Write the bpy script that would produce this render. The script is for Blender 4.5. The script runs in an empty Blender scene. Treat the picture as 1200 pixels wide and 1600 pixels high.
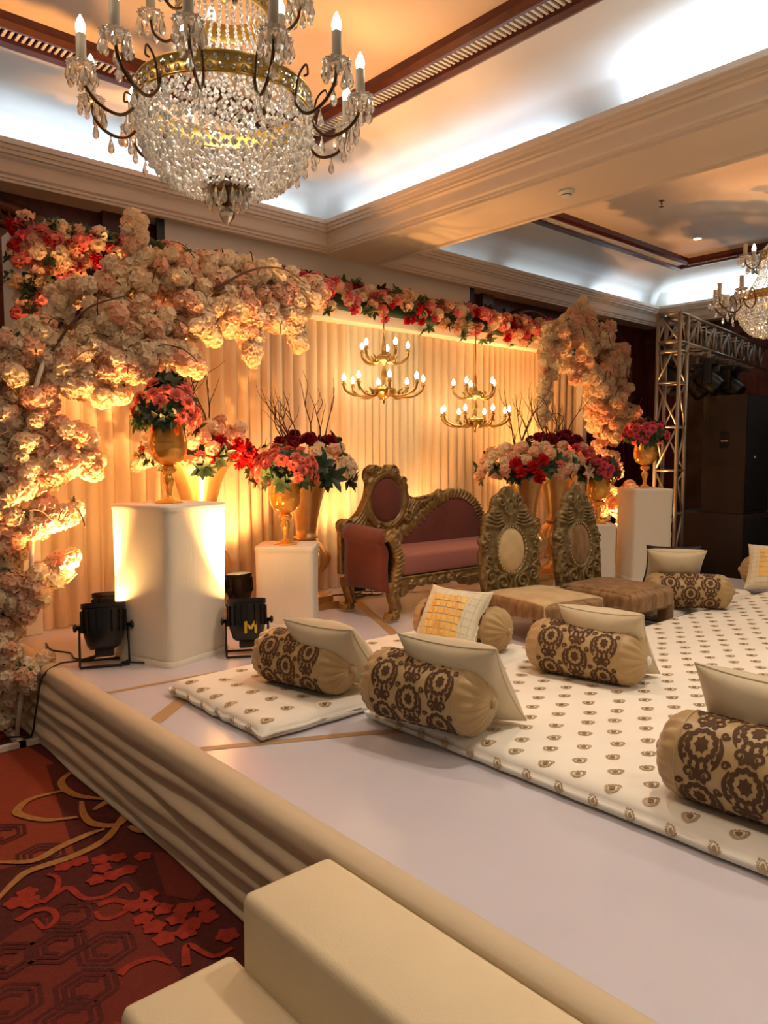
import bpy, math, random
import numpy as np
from mathutils import Vector, Matrix

sc = bpy.context.scene
COL = sc.collection
PI = math.pi
rnd = random.Random(7)

# ------------------------------------------------------------------ camera
S = 0.44                      # stage height
MT = S + 0.085                # mattress top
HEAD, PITCH = math.radians(41.5), math.radians(-4.12)
fw = Vector((math.sin(HEAD) * math.cos(PITCH), math.cos(HEAD) * math.cos(PITCH), math.sin(PITCH)))
rt = Vector((math.cos(HEAD), -math.sin(HEAD), 0))
up = rt.cross(fw)
cd = bpy.data.cameras.new('camera')
cam = bpy.data.objects.new('camera', cd)
COL.objects.link(cam)
cam.matrix_world = Matrix(((rt.x, up.x, -fw.x, 0), (rt.y, up.y, -fw.y, 0), (rt.z, up.z, -fw.z, 1.65), (0, 0, 0, 1)))
cd.sensor_fit = 'VERTICAL'
cd.sensor_height = 36
cd.sensor_width = 27
cd.lens = 1180 / 1600 * 36
cd.clip_start = 0.05
sc.camera = cam

# ------------------------------------------------------------------ world, exposure, lights
sc.view_settings.view_transform = 'Standard'
sc.view_settings.look = 'None'
sc.view_settings.exposure = 0.28
sc.view_settings.gamma = 1.0
sc.view_settings.use_curve_mapping = False
w = bpy.data.worlds.new('room_ambience')
sc.world = w
w.use_nodes = True
w.node_tree.nodes['Background'].inputs[0].default_value = (1.0, 0.82, 0.66, 1)
w.node_tree.nodes['Background'].inputs[1].default_value = 0.13

WARM = (1.0, 0.83, 0.66)
AMBER = (1.0, 0.43, 0.13)
COOL = (0.62, 0.80, 1.0)


def light(kind, name, loc, energy, color, aim=None, **kw):
    l = bpy.data.lights.new(name, kind)
    l.energy = energy
    l.color = color
    for k, v in kw.items():
        setattr(l, k, v)
    o = bpy.data.objects.new(name, l)
    COL.objects.link(o)
    o.location = loc
    if aim is not None:
        o.rotation_euler = (Vector(aim) - Vector(loc)).to_track_quat('-Z', 'Y').to_euler()
    return o


# recessed ceiling downlights of the ballroom
for x, y, e in ((0.5, 1.2, 80), (3.2, 1.2, 150), (3.3, 3.0, 85), (6.6, 1.3, 85), (8.6, 1.6, 25), (1.3, -1.6, 110), (4.5, -1.2, 150), (0.4, 3.2, 25)):
    light('SPOT', 'downlight_lamp', (x, y, 4.24 if y > 0.9 else 3.66), e, WARM, (x, y, 0), spot_size=math.radians(125), spot_blend=0.6, shadow_soft_size=0.12)
# cove strip lamps hidden behind the cornice lips: (x, y, length, along x?, energy)
for x, y, ln, ax, e in ((0.2, 6.06, 2.0, 1, 15), (2.4, 6.06, 1.9, 1, 13), (4.0, 6.06, 0.7, 1, 3),
                        (4.62, 5.35, 0.9, 0, 4), (4.62, 4.10, 1.6, 0, 7), (4.62, 2.0, 1.4, 0, 34), (4.62, 0.9, 0.6, 0, 12),
                        (6.4, 6.06, 1.4, 1, 1.2), (8.2, 6.06, 1.6, 1, 2.5), (9.9, 6.06, 1.2, 1, 6),
                        (10.97, 5.1, 1.4, 0, 20), (10.97, 3.2, 1.8, 0, 22)):
    d = (0, -0.35, 1) if ax else (-0.35, 0, 1)
    l = light('AREA', 'cove_lamp', (x, y, 3.865), e * 0.42, COOL, (x + d[0], y + d[1], 3.865 + d[2]), shape='RECTANGLE')
    l.data.size = ln
    l.data.size_y = 0.05
    if not ax:
        l.rotation_euler = (0, math.radians(-19), 0)
        l.data.size, l.data.size_y = 0.05, ln
        l.rotation_euler = (PI, 0, 0)
        l.rotation_euler.rotate_axis('Y', math.radians(19))
    else:
        l.rotation_euler = (PI, 0, 0)
        l.rotation_euler.rotate_axis('X', math.radians(-19))

# ------------------------------------------------------------------ materials
MATS = {}


def mat(name, col, rough=0.6, metal=0.0, col2=None, scale=20, detail=4, bump=0.0, bscale=None, stretch=None, trans=0.0, emit=None,
        estr=0, sheen=0.0, transmission=0.0, coat=0.0, spec=None, cfac=(0.35, 0.65), ior=1.45, alpha=1.0):
    if name in MATS:
        return MATS[name]
    m = bpy.data.materials.new(name)
    m.use_nodes = True
    nt = m.node_tree
    N, L = nt.nodes, nt.links
    b = N['Principled BSDF']
    out = N['Material Output']
    b.inputs['Base Color'].default_value = (*col, 1)
    b.inputs['Roughness'].default_value = rough
    b.inputs['Metallic'].default_value = metal
    b.inputs['Sheen Weight'].default_value = sheen
    b.inputs['Transmission Weight'].default_value = transmission
    b.inputs['Coat Weight'].default_value = coat
    b.inputs['IOR'].default_value = ior
    b.inputs['Alpha'].default_value = alpha
    if spec is not None:
        b.inputs['Specular IOR Level'].default_value = spec
    if emit:
        b.inputs['Emission Color'].default_value = (*emit, 1)
        b.inputs['Emission Strength'].default_value = estr
    src = None
    if col2 is not None or bump:
        tc = N.new('ShaderNodeTexCoord')
        mp = N.new('ShaderNodeMapping')
        L.new(tc.outputs['Object'], mp.inputs['Vector'])
        if stretch:
            mp.inputs['Scale'].default_value = stretch
        nz = N.new('ShaderNodeTexNoise')
        nz.inputs['Scale'].default_value = scale
        nz.inputs['Detail'].default_value = detail
        L.new(mp.outputs[0], nz.inputs['Vector'])
        src = nz
        if col2 is not None:
            r = N.new('ShaderNodeValToRGB')
            r.color_ramp.elements[0].position, r.color_ramp.elements[1].position = cfac
            r.color_ramp.elements[0].color = (*col, 1)
            r.color_ramp.elements[1].color = (*col2, 1)
            L.new(nz.outputs['Fac'], r.inputs[0])
            L.new(r.outputs[0], b.inputs['Base Color'])
        if bump:
            if bscale:
                n2 = N.new('ShaderNodeTexNoise')
                n2.inputs['Scale'].default_value = bscale
                n2.inputs['Detail'].default_value = 3
                L.new(mp.outputs[0], n2.inputs['Vector'])
                src = n2
            bp = N.new('ShaderNodeBump')
            bp.inputs['Strength'].default_value = bump
            bp.inputs['Distance'].default_value = 0.01
            L.new(src.outputs['Fac'], bp.inputs['Height'])
            L.new(bp.outputs[0], b.inputs['Normal'])
    if trans:
        t = N.new('ShaderNodeBsdfTranslucent')
        t.inputs[0].default_value = (*col, 1)
        mx = N.new('ShaderNodeMixShader')
        mx.inputs[0].default_value = trans
        L.new(b.outputs[0], mx.inputs[1])
        L.new(t.outputs[0], mx.inputs[2])
        L.new(mx.outputs[0], out.inputs[0])
    MATS[name] = m
    return m


def hexc(h):
    v = [int(h[i:i + 2], 16) / 255 for i in (0, 2, 4)]
    return tuple(x / 12.92 if x <= 0.04045 else ((x + 0.055) / 1.055) ** 2.4 for x in v)


m_plaster = mat('plaster', (0.74, 0.64, 0.53), 0.6, col2=(0.68, 0.58, 0.47), scale=0.7)
m_cove = mat('cove_paint', (0.78, 0.78, 0.76), 0.7, col2=(0.74, 0.72, 0.66), scale=0.9)
m_ceil = mat('ceiling_mural', (0.72, 0.62, 0.51), 0.6, col2=(0.64, 0.52, 0.40), scale=0.8, detail=6)
m_rail = mat('mahogany', (0.10, 0.022, 0.012), 0.35, col2=(0.06, 0.012, 0.007), scale=8, stretch=(1, 1, 6))
m_slat = mat('grille_slat', (0.75, 0.73, 0.70), 0.5)
m_dark = mat('gap_shade', (0.012, 0.009, 0.008), 0.9)  # near-black colour stands in for the shade behind the grille slats
m_wood = mat('wall_mahogany', (0.11, 0.022, 0.010), 0.4, col2=(0.065, 0.012, 0.006), scale=5, stretch=(3, 3, 0.5))
m_wood2 = mat('wall_mahogany_carved', (0.14, 0.03, 0.014), 0.4, col2=(0.08, 0.015, 0.008), scale=6, stretch=(3, 3, 0.5))
m_marble = mat('brown_marble', (0.17, 0.10, 0.06), 0.3, col2=(0.09, 0.05, 0.03), scale=3, detail=8)
m_screen = mat('screen_cloth', (0.70, 0.66, 0.58), 0.8)
m_black = mat('black_plastic', (0.012, 0.012, 0.012), 0.4)
m_blackm = mat('black_metal', (0.010, 0.009, 0.008), 0.35, metal=0.0)
m_spk = mat('speaker_paint', (0.020, 0.013, 0.009), 0.6, bump=0.3, scale=150)
m_grill = mat('speaker_grille', (0.004, 0.004, 0.004), 0.7, bump=0.4, scale=220)
m_cable = mat('cable_rubber', (0.008, 0.008, 0.008), 0.4)
m_drape = mat('drape_cloth', (0.88, 0.71, 0.51), 0.85, trans=0.25, bump=0.08, scale=60)
m_sheer = mat('sheer_cloth', (0.86, 0.79, 0.64), 0.85, trans=0.25, bump=0.08, scale=60)
m_frame = mat('frame_cloth', (0.85, 0.80, 0.68), 0.8)
m_floorw = mat('stage_vinyl', (0.60, 0.57, 0.62), 0.24, col2=(0.57, 0.54, 0.585), scale=2.0, bump=0.10, bscale=3.0)
m_skirt = mat('skirt_cloth', (0.60, 0.48, 0.31), 0.7, bump=0.1, scale=90, sheen=0.2)
m_step = mat('step_cloth', (0.74, 0.62, 0.40), 0.85, col2=(0.70, 0.58, 0.37), scale=3, bump=0.12, bscale=160)
m_tape = mat('gold_tape', (0.42, 0.26, 0.13), 0.45)
m_carpet = mat('carpet_dark', (0.060, 0.006, 0.004), 0.95, col2=(0.085, 0.008, 0.005), scale=40, bump=0.5, bscale=260)
m_cred = mat('carpet_red', (0.33, 0.026, 0.009), 0.95, col2=(0.25, 0.018, 0.007), scale=30, bump=0.5, bscale=260)
m_cpatch = mat('carpet_rust', (0.15, 0.016, 0.006), 0.95, col2=(0.14, 0.016, 0.007), scale=30, bump=0.5, bscale=260)
m_corange = mat('carpet_orange', (0.22, 0.032, 0.008), 0.95, col2=(0.24, 0.034, 0.010), scale=30, bump=0.5, bscale=260)
m_cgold = mat('carpet_gold', (0.42, 0.20, 0.045), 0.95, col2=(0.32, 0.13, 0.030), scale=60, bump=0.5, bscale=260)
m_mat = mat('mattress_cotton', (0.86, 0.80, 0.68), 0.85, col2=(0.82, 0.76, 0.64), scale=3, bump=0.25, bscale=7)
m_pais = mat('paisley_print', (0.40, 0.27, 0.13), 0.5, col2=(0.52, 0.36, 0.19), scale=30)
m_paisd = mat('paisley_print_dark', (0.26, 0.165, 0.075), 0.5)
m_bolst = mat('gold_satin', (0.47, 0.315, 0.135), 0.40, col2=(0.41, 0.265, 0.11), scale=8, sheen=0.2)
m_flock = mat('brown_flock', (0.085, 0.036, 0.012), 0.8)
m_cush = mat('cushion_satin', (0.62, 0.52, 0.34), 0.40, col2=(0.57, 0.47, 0.30), scale=5, sheen=0.2)
m_cushp = mat('plaid_cotton', (0.78, 0.71, 0.52), 0.75)
m_plaid = mat('plaid_line', (0.52, 0.45, 0.28), 0.8)
m_gsq = mat('gold_square', (0.95, 0.62, 0.16), 0.45, col2=(0.88, 0.50, 0.12), scale=14)
m_gold = mat('carved_gold', (0.36, 0.22, 0.075), 0.42, metal=0.35, col2=(0.20, 0.115, 0.035), scale=26, bump=0.3)
m_goldd = mat('carved_old_gold', (0.27, 0.185, 0.070), 0.5, metal=0.25, col2=(0.13, 0.08, 0.028), scale=30, bump=0.3)
m_velvet = mat('rose_velvet', (0.17, 0.036, 0.019), 0.8, sheen=0.2, col2=(0.13, 0.026, 0.015), scale=6)
m_velvs = mat('rose_velvet_seat', (0.33, 0.105, 0.075), 0.75, sheen=0.25)
m_tanv = mat('tan_velvet', (0.64, 0.47, 0.24), 0.7, sheen=0.2, col2=(0.52, 0.36, 0.17), scale=9)
m_brnv = mat('brown_crushed_velvet', (0.34, 0.185, 0.070), 0.6, sheen=0.12, col2=(0.17, 0.085, 0.028), scale=24, detail=6, stretch=(1, 1, 0.35))
m_nail = mat('nail_gold', (0.8, 0.62, 0.32), 0.3, metal=0.9)
m_pedc = mat('pedestal_cloth', (0.80, 0.74, 0.60), 0.8, bump=0.15, bscale=90, scale=3, stretch=(1, 1, 0.15), col2=(0.77, 0.70, 0.56))
m_urn = mat('urn_gold', (0.62, 0.38, 0.15), 0.32, metal=0.75, col2=(0.52, 0.30, 0.11), scale=5)
m_gobl = mat('goblet_amber', (0.90, 0.42, 0.06), 0.16, metal=0.45, coat=0.6)
m_brass = mat('antique_brass', (0.42, 0.27, 0.10), 0.3, metal=0.85)
m_iron = mat('bronze_arm', (0.10, 0.055, 0.025), 0.35, metal=0.8)
m_band = mat('gilt_band', (0.62, 0.42, 0.10), 0.28, metal=0.9)
m_candle = mat('candle_sleeve', (0.55, 0.52, 0.43), 0.5)
m_bulb = mat('flame_bulb', (1, 0.95, 0.85), 0.3, emit=(1.0, 0.86, 0.62), estr=9)
m_bulbg = mat('warm_bulb', (1, 0.9, 0.7), 0.3, emit=(1.0, 0.72, 0.36), estr=26)
m_alu = mat('truss_aluminium', (0.36, 0.33, 0.28), 0.35, metal=0.8)
m_lens = mat('par_lens', (1, 0.8, 0.5), 0.2, emit=(1.0, 0.62, 0.22), estr=30)
m_branch = mat('branch_bark', (0.10, 0.045, 0.022), 0.8)
m_pole = mat('white_pole', (0.62, 0.56, 0.47), 0.5)
m_leaf = mat('leaf_green', (0.050, 0.10, 0.028), 0.5, trans=0.2, col2=(0.03, 0.055, 0.018), scale=12)
m_leafd = mat('leaf_dark', (0.018, 0.040, 0.016), 0.45, trans=0.1)
m_white = mat('white_plastic', (0.75, 0.72, 0.66), 0.4)
m_yel = mat('yellow_paint', (0.65, 0.42, 0.03), 0.5)


def petalm(n, c, c2=None, t=0.5):
    return mat('petal_' + n, c, 0.65, trans=t, col2=c2, scale=9)


m_pw = petalm('white', (0.92, 0.81, 0.62), (0.89, 0.74, 0.52))
m_pb = petalm('blush', (0.90, 0.66, 0.47), (0.88, 0.55, 0.38))
m_pp = petalm('pink', (0.84, 0.34, 0.32), (0.78, 0.22, 0.23))
m_pk = petalm('rose_pink', (0.76, 0.12, 0.17), (0.62, 0.07, 0.10), 0.3)
m_pc = petalm('coral', (0.80, 0.25, 0.18), (0.76, 0.17, 0.13), 0.35)
m_pr = petalm('red', (0.60, 0.008, 0.014), (0.45, 0.004, 0.010), 0.3)
m_pd = petalm('dark_red', (0.22, 0.004, 0.012), (0.15, 0.003, 0.008), 0.2)


def glassmat():
    m = bpy.data.materials.new('cut_crystal')
    m.use_nodes = True
    N, L = m.node_tree.nodes, m.node_tree.links
    N.remove(N['Principled BSDF'])
    g = N.new('ShaderNodeBsdfGlossy')
    g.inputs['Color'].default_value = (0.95, 0.93, 0.88, 1)
    g.inputs['Roughness'].default_value = 0.08
    t = N.new('ShaderNodeBsdfRefraction')
    t.inputs['Color'].default_value = (0.97, 0.96, 0.93, 1)
    t.inputs['Roughness'].default_value = 0.05
    t.inputs['IOR'].default_value = 1.35
    d = N.new('ShaderNodeBsdfTranslucent')
    d.inputs[0].default_value = (0.95, 0.92, 0.86, 1)
    mx = N.new('ShaderNodeMixShader')
    mx.inputs[0].default_value = 0.5
    L.new(g.outputs[0], mx.inputs[1])
    L.new(t.outputs[0], mx.inputs[2])
    m2 = N.new('ShaderNodeMixShader')
    m2.inputs[0].default_value = 0.22
    L.new(mx.outputs[0], m2.inputs[1])
    L.new(d.outputs[0], m2.inputs[2])
    L.new(m2.outputs[0], N['Material Output'].inputs[0])
    return m


m_crys = glassmat()

# ------------------------------------------------------------------ mesh helpers


class MB:
    def __init__(s):
        s.v, s.f = [], []

    def add(s, vs, fs):
        o = len(s.v)
        s.v += [tuple(p) for p in vs]
        s.f += [tuple(i + o for i in f) for f in fs]
        return s

    def box(s, a, b, bev=0.0):
        (x0, y0, z0), (x1, y1, z1) = a, b
        if not bev:
            return s.add([(x0, y0, z0), (x1, y0, z0), (x1, y1, z0), (x0, y1, z0), (x0, y0, z1), (x1, y0, z1), (x1, y1, z1), (x0, y1, z1)],
                         [(0, 3, 2, 1), (4, 5, 6, 7), (0, 1, 5, 4), (1, 2, 6, 5), (2, 3, 7, 6), (3, 0, 4, 7)])
        vs, fs = [], []
        n = 4
        rings = []
        prof = [(z0, bev)] + [(z0 + bev * (1 - math.cos(t)), bev * (1 - math.sin(t))) for t in (PI / 4, PI / 2)]
        prof += [(z1 - bev * (1 - math.cos(t)), bev * (1 - math.sin(t))) for t in (PI / 2, PI / 4)] + [(z1, bev)]
        for z, ins in prof:
            ring = []
            r = bev
            for cx, cy, a0 in ((x1 - bev, y1 - bev, 0), (x0 + bev, y1 - bev, PI / 2), (x0 + bev, y0 + bev, PI), (x1 - bev, y0 + bev, 1.5 * PI)):
                for k in range(n):
                    a = a0 + PI / 2 * k / (n - 1)
                    ring.append((cx + (r - ins) * math.cos(a), cy + (r - ins) * math.sin(a), z))
            rings.append(ring)
        m = len(rings[0])
        for rr in rings:
            vs += rr
        for i in range(len(rings) - 1):
            for j in range(m):
                fs.append((i * m + j, i * m + (j + 1) % m, (i + 1) * m + (j + 1) % m, (i + 1) * m + j))
        fs.append(tuple(reversed(range(m))))
        fs.append(tuple((len(rings) - 1) * m + j for j in range(m)))
        return s.add(vs, fs)

    def tube(s, pts, r, n=8, cap=True):
        pts = [Vector(p) for p in pts]
        k = len(pts)
        rs = r if isinstance(r, (list, tuple)) else [r] * k
        vs, fs = [], []
        nrm = None
        for i, p in enumerate(pts):
            t = (pts[min(i + 1, k - 1)] - pts[max(i - 1, 0)]).normalized()
            if nrm is None:
                nrm = t.orthogonal().normalized()
            else:
                nrm = (nrm - t * nrm.dot(t))
                nrm = nrm.normalized() if nrm.length > 1e-6 else t.orthogonal().normalized()
            bn = t.cross(nrm)
            for j in range(n):
                a = 2 * PI * j / n
                vs.append(p + (nrm * math.cos(a) + bn * math.sin(a)) * rs[i])
        for i in range(k - 1):
            for j in range(n):
                fs.append((i * n + j, i * n + (j + 1) % n, (i + 1) * n + (j + 1) % n, (i + 1) * n + j))
        if cap:
            fs.append(tuple(reversed(range(n))))
            fs.append(tuple((k - 1) * n + j for j in range(n)))
        return s.add(vs, fs)

    def lathe(s, prof, n=24, c=(0, 0, 0), rib=0, ribamp=0.0, cap=True):
        vs, fs = [], []
        for q in prof:
            r, z = q[0], q[1]
            ra = q[2] if len(q) > 2 else 0
            for j in range(n):
                a = 2 * PI * j / n
                rr = r * (1 + ra * math.cos(rib * a)) if rib else r
                vs.append((c[0] + rr * math.cos(a), c[1] + rr * math.sin(a), c[2] + z))
        k = len(prof)
        for i in range(k - 1):
            for j in range(n):
                fs.append((i * n + j, i * n + (j + 1) % n, (i + 1) * n + (j + 1) % n, (i + 1) * n + j))
        if cap:
            fs.append(tuple(reversed(range(n))))
            fs.append(tuple((k - 1) * n + j for j in range(n)))
        return s.add(vs, fs)

    def grid(s, fn, nu, nv, closeu=False):
        vs = [fn(i / (nu if closeu else nu - 1), j / (nv - 1)) for j in range(nv) for i in range(nu)]
        fs = []
        for j in range(nv - 1):
            for i in range(nu if closeu else nu - 1):
                i2 = (i + 1) % nu
                fs.append((j * nu + i, j * nu + i2, (j + 1) * nu + i2, (j + 1) * nu + i))
        return s.add(vs, fs)

    def prism(s, poly, y0, y1):
        # poly in (x, z), extruded along y
        n = len(poly)
        vs = [(x, y0, z) for x, z in poly] + [(x, y1, z) for x, z in poly]
        fs = [tuple(range(n)), tuple(reversed(range(n, 2 * n)))] + [(j, n + j, n + (j + 1) % n, (j + 1) % n) for j in range(n)]
        return s.add(vs, fs)

    def xf(s, M):
        s.v = [tuple(M @ Vector(p)) for p in s.v]
        return s

    def mesh(s, name, m, smooth=True):
        me = bpy.data.meshes.new(name)
        me.from_pydata(s.v, [], s.f)
        if smooth:
            me.polygons.foreach_set('use_smooth', [True] * len(me.polygons))
        me.materials.append(m)
        me.update()
        return me

    def build(s, name, m, parent=None, smooth=True, loc=None, rot=None):
        return link(name, s.mesh(name, m, smooth), parent, loc, rot)


def link(name, me, parent=None, loc=None, rot=None, scale=None):
    o = bpy.data.objects.new(name, me)
    COL.objects.link(o)
    if parent is not None:
        o.parent = parent
    if loc is not None:
        o.location = loc
    if rot is not None:
        o.rotation_euler = rot
    if scale is not None:
        o.scale = scale if hasattr(scale, '__len__') else (scale,) * 3
    return o


def tag(o, label=None, cat=None, group=None, kind=None):
    if label:
        o['label'] = label
    if cat:
        o['category'] = cat
    if group:
        o['group'] = group
    if kind:
        o['kind'] = kind
    return o


def thing(name, loc, label, cat, group=None, rz=0.0):
    o = bpy.data.objects.new(name, None)
    o.empty_display_size = 0.1
    COL.objects.link(o)
    o.location = loc
    o.rotation_euler = (0, 0, rz)
    return tag(o, label, cat, group)


def struct(o):
    o['kind'] = 'structure'
    return o


def edgesplit(o, ang=35):
    md = o.modifiers.new('split', 'EDGE_SPLIT')
    md.split_angle = math.radians(ang)
    return o


def smoothpath(pts, n=8):
    # Catmull-Rom through points (any dimension)
    P = [np.array(p, float) for p in pts]
    P = [2 * P[0] - P[1]] + P + [2 * P[-1] - P[-2]]
    out = []
    for i in range(1, len(P) - 2):
        for k in range(n):
            t = k / n
            out.append(0.5 * ((2 * P[i]) + (-P[i - 1] + P[i + 1]) * t + (2 * P[i - 1] - 5 * P[i] + 4 * P[i + 1] - P[i + 2]) * t * t + (-P[i - 1] + 3 * P[i] - 3 * P[i + 1] + P[i + 2]) * t ** 3))
    out.append(P[-2])
    return [tuple(p) for p in out]


def scroll(cx, cy, r, turns=1.5, a0=0.0, cw=1, r1=0.15, n=24):
    return [(cx + r * (1 - (1 - r1) * k / n) * math.cos(a0 + cw * 2 * PI * turns * k / n), cy + r * (1 - (1 - r1) * k / n) * math.sin(a0 + cw * 2 * PI * turns * k / n)) for k in range(n + 1)]


def ribbon2d(pts, w0, w1=None, wf=None):
    """quads of a flat stroke; widths are full widths"""
    w1 = w0 if w1 is None else w1
    P = [Vector(p) for p in pts]
    n = len(P)
    L = []
    for i, p in enumerate(P):
        t = (P[min(i + 1, n - 1)] - P[max(i - 1, 0)])
        t = t.normalized() if t.length > 0 else Vector((1, 0))
        nn = Vector((-t.y, t.x))
        f = i / (n - 1)
        wd = (wf(f) if wf else w0 + (w1 - w0) * f) / 2
        L.append((tuple(p + nn * wd), tuple(p - nn * wd)))
    return [(L[i][0], L[i][1], L[i + 1][1], L[i + 1][0]) for i in range(n - 1)]


def blob2d(cx, cy, r, lobes=5, amp=0.2, a0=0.0, n=15, sx=1, sy=1):
    ring = [(cx + sx * r * (1 + amp * math.cos(lobes * a)) * math.cos(a + a0), cy + sy * r * (1 + amp * math.cos(lobes * a)) * math.sin(a + a0)) for a in [2 * PI * k / n for k in range(n)]]
    return [((cx, cy), ring[k], ring[(k + 1) % n]) for k in range(n)]


def decal(polys, fn):
    m = MB()
    for p in polys:
        m.add([fn(*q) for q in p], [tuple(range(len(p)))])
    return m


def carve(outline, strokes, res, thick, base=0.0, extra=None, hollow=None):
    """relief carved panel: front towards -y, (x, z) plane; strokes (pts, w0, w1, h)"""
    P = np.array(outline)
    x0, z0 = P.min(0) - res
    x1, z1 = P.max(0) + res
    nx, nz = int((x1 - x0) / res) + 1, int((z1 - z0) / res) + 1
    X, Z = np.meshgrid(x0 + np.arange(nx) * res, z0 + np.arange(nz) * res)
    ins = np.zeros(X.shape, bool)
    for (ax, az), (bx, bz) in zip(P, np.roll(P, -1, 0)):
        if az == bz:
            continue
        c = ((az > Z) != (bz > Z)) & (X < (bx - ax) * (Z - az) / (bz - az) + ax)
        ins ^= c
    if hollow is not None:
        ins &= ~hollow(X, Z)
    Hh = np.full(X.shape, base)
    for pts, w0, w1, h in strokes:
        q = np.array(pts, float)
        n = len(q) - 1
        for i in range(n):
            a, b = q[i], q[i + 1]
            wa = w0 + (w1 - w0) * i / n
            lo, hi = np.minimum(a, b) - wa, np.maximum(a, b) + wa
            i0, i1 = max(0, int((lo[0] - x0) / res)), min(nx, int((hi[0] - x0) / res) + 2)
            j0, j1 = max(0, int((lo[1] - z0) / res)), min(nz, int((hi[1] - z0) / res) + 2)
            if i0 >= i1 or j0 >= j1:
                continue
            xs, zs = X[j0:j1, i0:i1], Z[j0:j1, i0:i1]
            d = b - a
            dd = max(d @ d, 1e-12)
            t = np.clip(((xs - a[0]) * d[0] + (zs - a[1]) * d[1]) / dd, 0, 1)
            ds = np.hypot(xs - a[0] - t * d[0], zs - a[1] - t * d[1])
            hh = h * np.sqrt(np.clip(1 - (ds / wa) ** 2, 0, 1)) + base
            Hh[j0:j1, i0:i1] = np.maximum(Hh[j0:j1, i0:i1], hh)
    if extra is not None:
        Hh = extra(X, Z, Hh)
    cells = ins[:-1, :-1] & ins[1:, :-1] & ins[:-1, 1:] & ins[1:, 1:]
    idx = -np.ones(X.shape, int)
    used = np.zeros(X.shape, bool)
    used[:-1, :-1] |= cells
    used[1:, :-1] |= cells
    used[:-1, 1:] |= cells
    used[1:, 1:] |= cells
    nv = used.sum()
    idx[used] = np.arange(nv)
    vs = np.stack([X[used], -Hh[used], Z[used]], 1)
    vb = np.stack([X[used], np.full(nv, thick), Z[used]], 1)
    jj, ii = np.nonzero(cells)
    a, b, c, d = idx[jj, ii], idx[jj, ii + 1], idx[jj + 1, ii + 1], idx[jj + 1, ii]
    F = np.stack([a, b, c, d], 1).tolist()
    F += np.stack([d, c, b, a], 1).__add__(nv).tolist()
    pad = np.pad(cells, 1)
    for dj, di, e in ((-1, 0, (0, 1)), (0, 1, (1, 2)), (1, 0, (2, 3)), (0, -1, (3, 0))):
        nb = pad[1 + dj:1 + dj + cells.shape[0], 1 + di:1 + di + cells.shape[1]]
        j2, i2 = np.nonzero(cells & ~nb)
        q = [idx[j2, i2], idx[j2, i2 + 1], idx[j2 + 1, i2 + 1], idx[j2 + 1, i2]]
        p, r = q[e[0]], q[e[1]]
        F += np.stack([r, p, p + nv, r + nv], 1).tolist()
    m = MB()
    m.v = np.concatenate([vs, vb]).tolist()
    m.f = F
    return m


def noise1(x, seed=0):
    return math.sin(x * 1.7 + seed) * 0.5 + math.sin(x * 3.1 + seed * 2.3) * 0.3 + math.sin(x * 6.7 + seed * 1.1) * 0.2

# ================================================================== THE SETTING
# ---- floor and carpet
fl = MB().box((-3, -3, -0.1), (12, 7, 0)).build('floor', m_carpet, smooth=False)
struct(fl)
tag(fl, 'dark red patterned ballroom carpet with gold ribbons and flowers')
RIB = [[(0.72, 2.99), (0.8, 3.07), (0.87, 3.11), (1.04, 3.11), (1.19, 3.16), (1.32, 3.3), (1.41, 3.41)], [(0.79, 3.26), (0.9, 3.18), (1.02, 3.22), (1.15, 3.25), (1.22, 3.25)],
       [(1.17, 3.44), (1.05, 3.51), (0.98, 3.64), (0.99, 3.71), (1.07, 3.78), (1.22, 3.77)], [(1.35, 3.99), (1.26, 3.91), (1.23, 3.82), (1.24, 3.69), (1.28, 3.61), (1.35, 3.52)],
       [(1.24, 3.59), (1.2, 3.45), (1.2, 3.33), (1.27, 3.25), (1.35, 3.31), (1.4, 3.37)], [(1.31, 3.2), (1.33, 3.13), (1.39, 3.09)], [(1.36, 4.0), (1.39, 4.04), (1.4, 3.9), (1.46, 3.85)],
       [(1.25, 3.46), (1.33, 3.5), (1.39, 3.5)], [(0.72, 2.99), (0.62, 2.86), (0.4, 2.9), (0.2, 3.1), (0.25, 3.35)], [(0.79, 3.26), (0.6, 3.3), (0.45, 3.2), (0.3, 2.9)]]
SCR = [[(0.83, 2.85), (0.89, 2.89), (0.93, 2.98), (0.91, 3.04)], [(0.88, 2.88), (0.94, 2.89), (0.96, 2.78), (1.03, 2.74), (1.11, 2.77), (1.11, 2.7)],
       [(0.73, 2.8), (0.79, 2.82), (0.84, 2.79), (0.84, 2.72), (0.79, 2.69), (0.78, 2.77)], [(0.98, 2.7), (1.04, 2.69), (1.07, 2.62), (1.01, 2.59), (0.96, 2.61), (0.96, 2.67)],
       [(1.07, 2.18), (1.11, 2.26), (1.13, 2.26), (1.16, 2.16), (1.23, 2.16)], [(0.89, 2.28), (0.94, 2.3), (1.01, 2.28), (1.04, 2.22)]]
BLB = [(0.98, 3.06), (1.04, 3.06), (1.11, 3.01), (1.17, 2.98), (1.25, 2.92), (1.09, 2.94), (1.16, 2.86), (1.04, 2.87), (1.1, 2.86), (0.81, 2.96), (0.76, 2.92), (0.8, 2.89), (1.15, 2.64),
       (1.15, 2.52), (1.07, 2.51), (1.08, 2.44), (1.21, 2.47), (1.16, 2.43), (1.08, 2.36), (1.19, 2.37), (1.25, 2.37), (1.25, 2.23), (1.12, 2.57), (1.15, 2.34), (1.08, 2.61), (1.27, 2.44)]
HXS = [(0.94, 3.22), (0.88, 2.7), (0.79, 2.56), (0.91, 2.44), (0.79, 2.29), (0.64, 2.6), (0.7, 2.19), (0.87, 3.51), (1.29, 3.4), (0.59, 2.38)]
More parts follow.
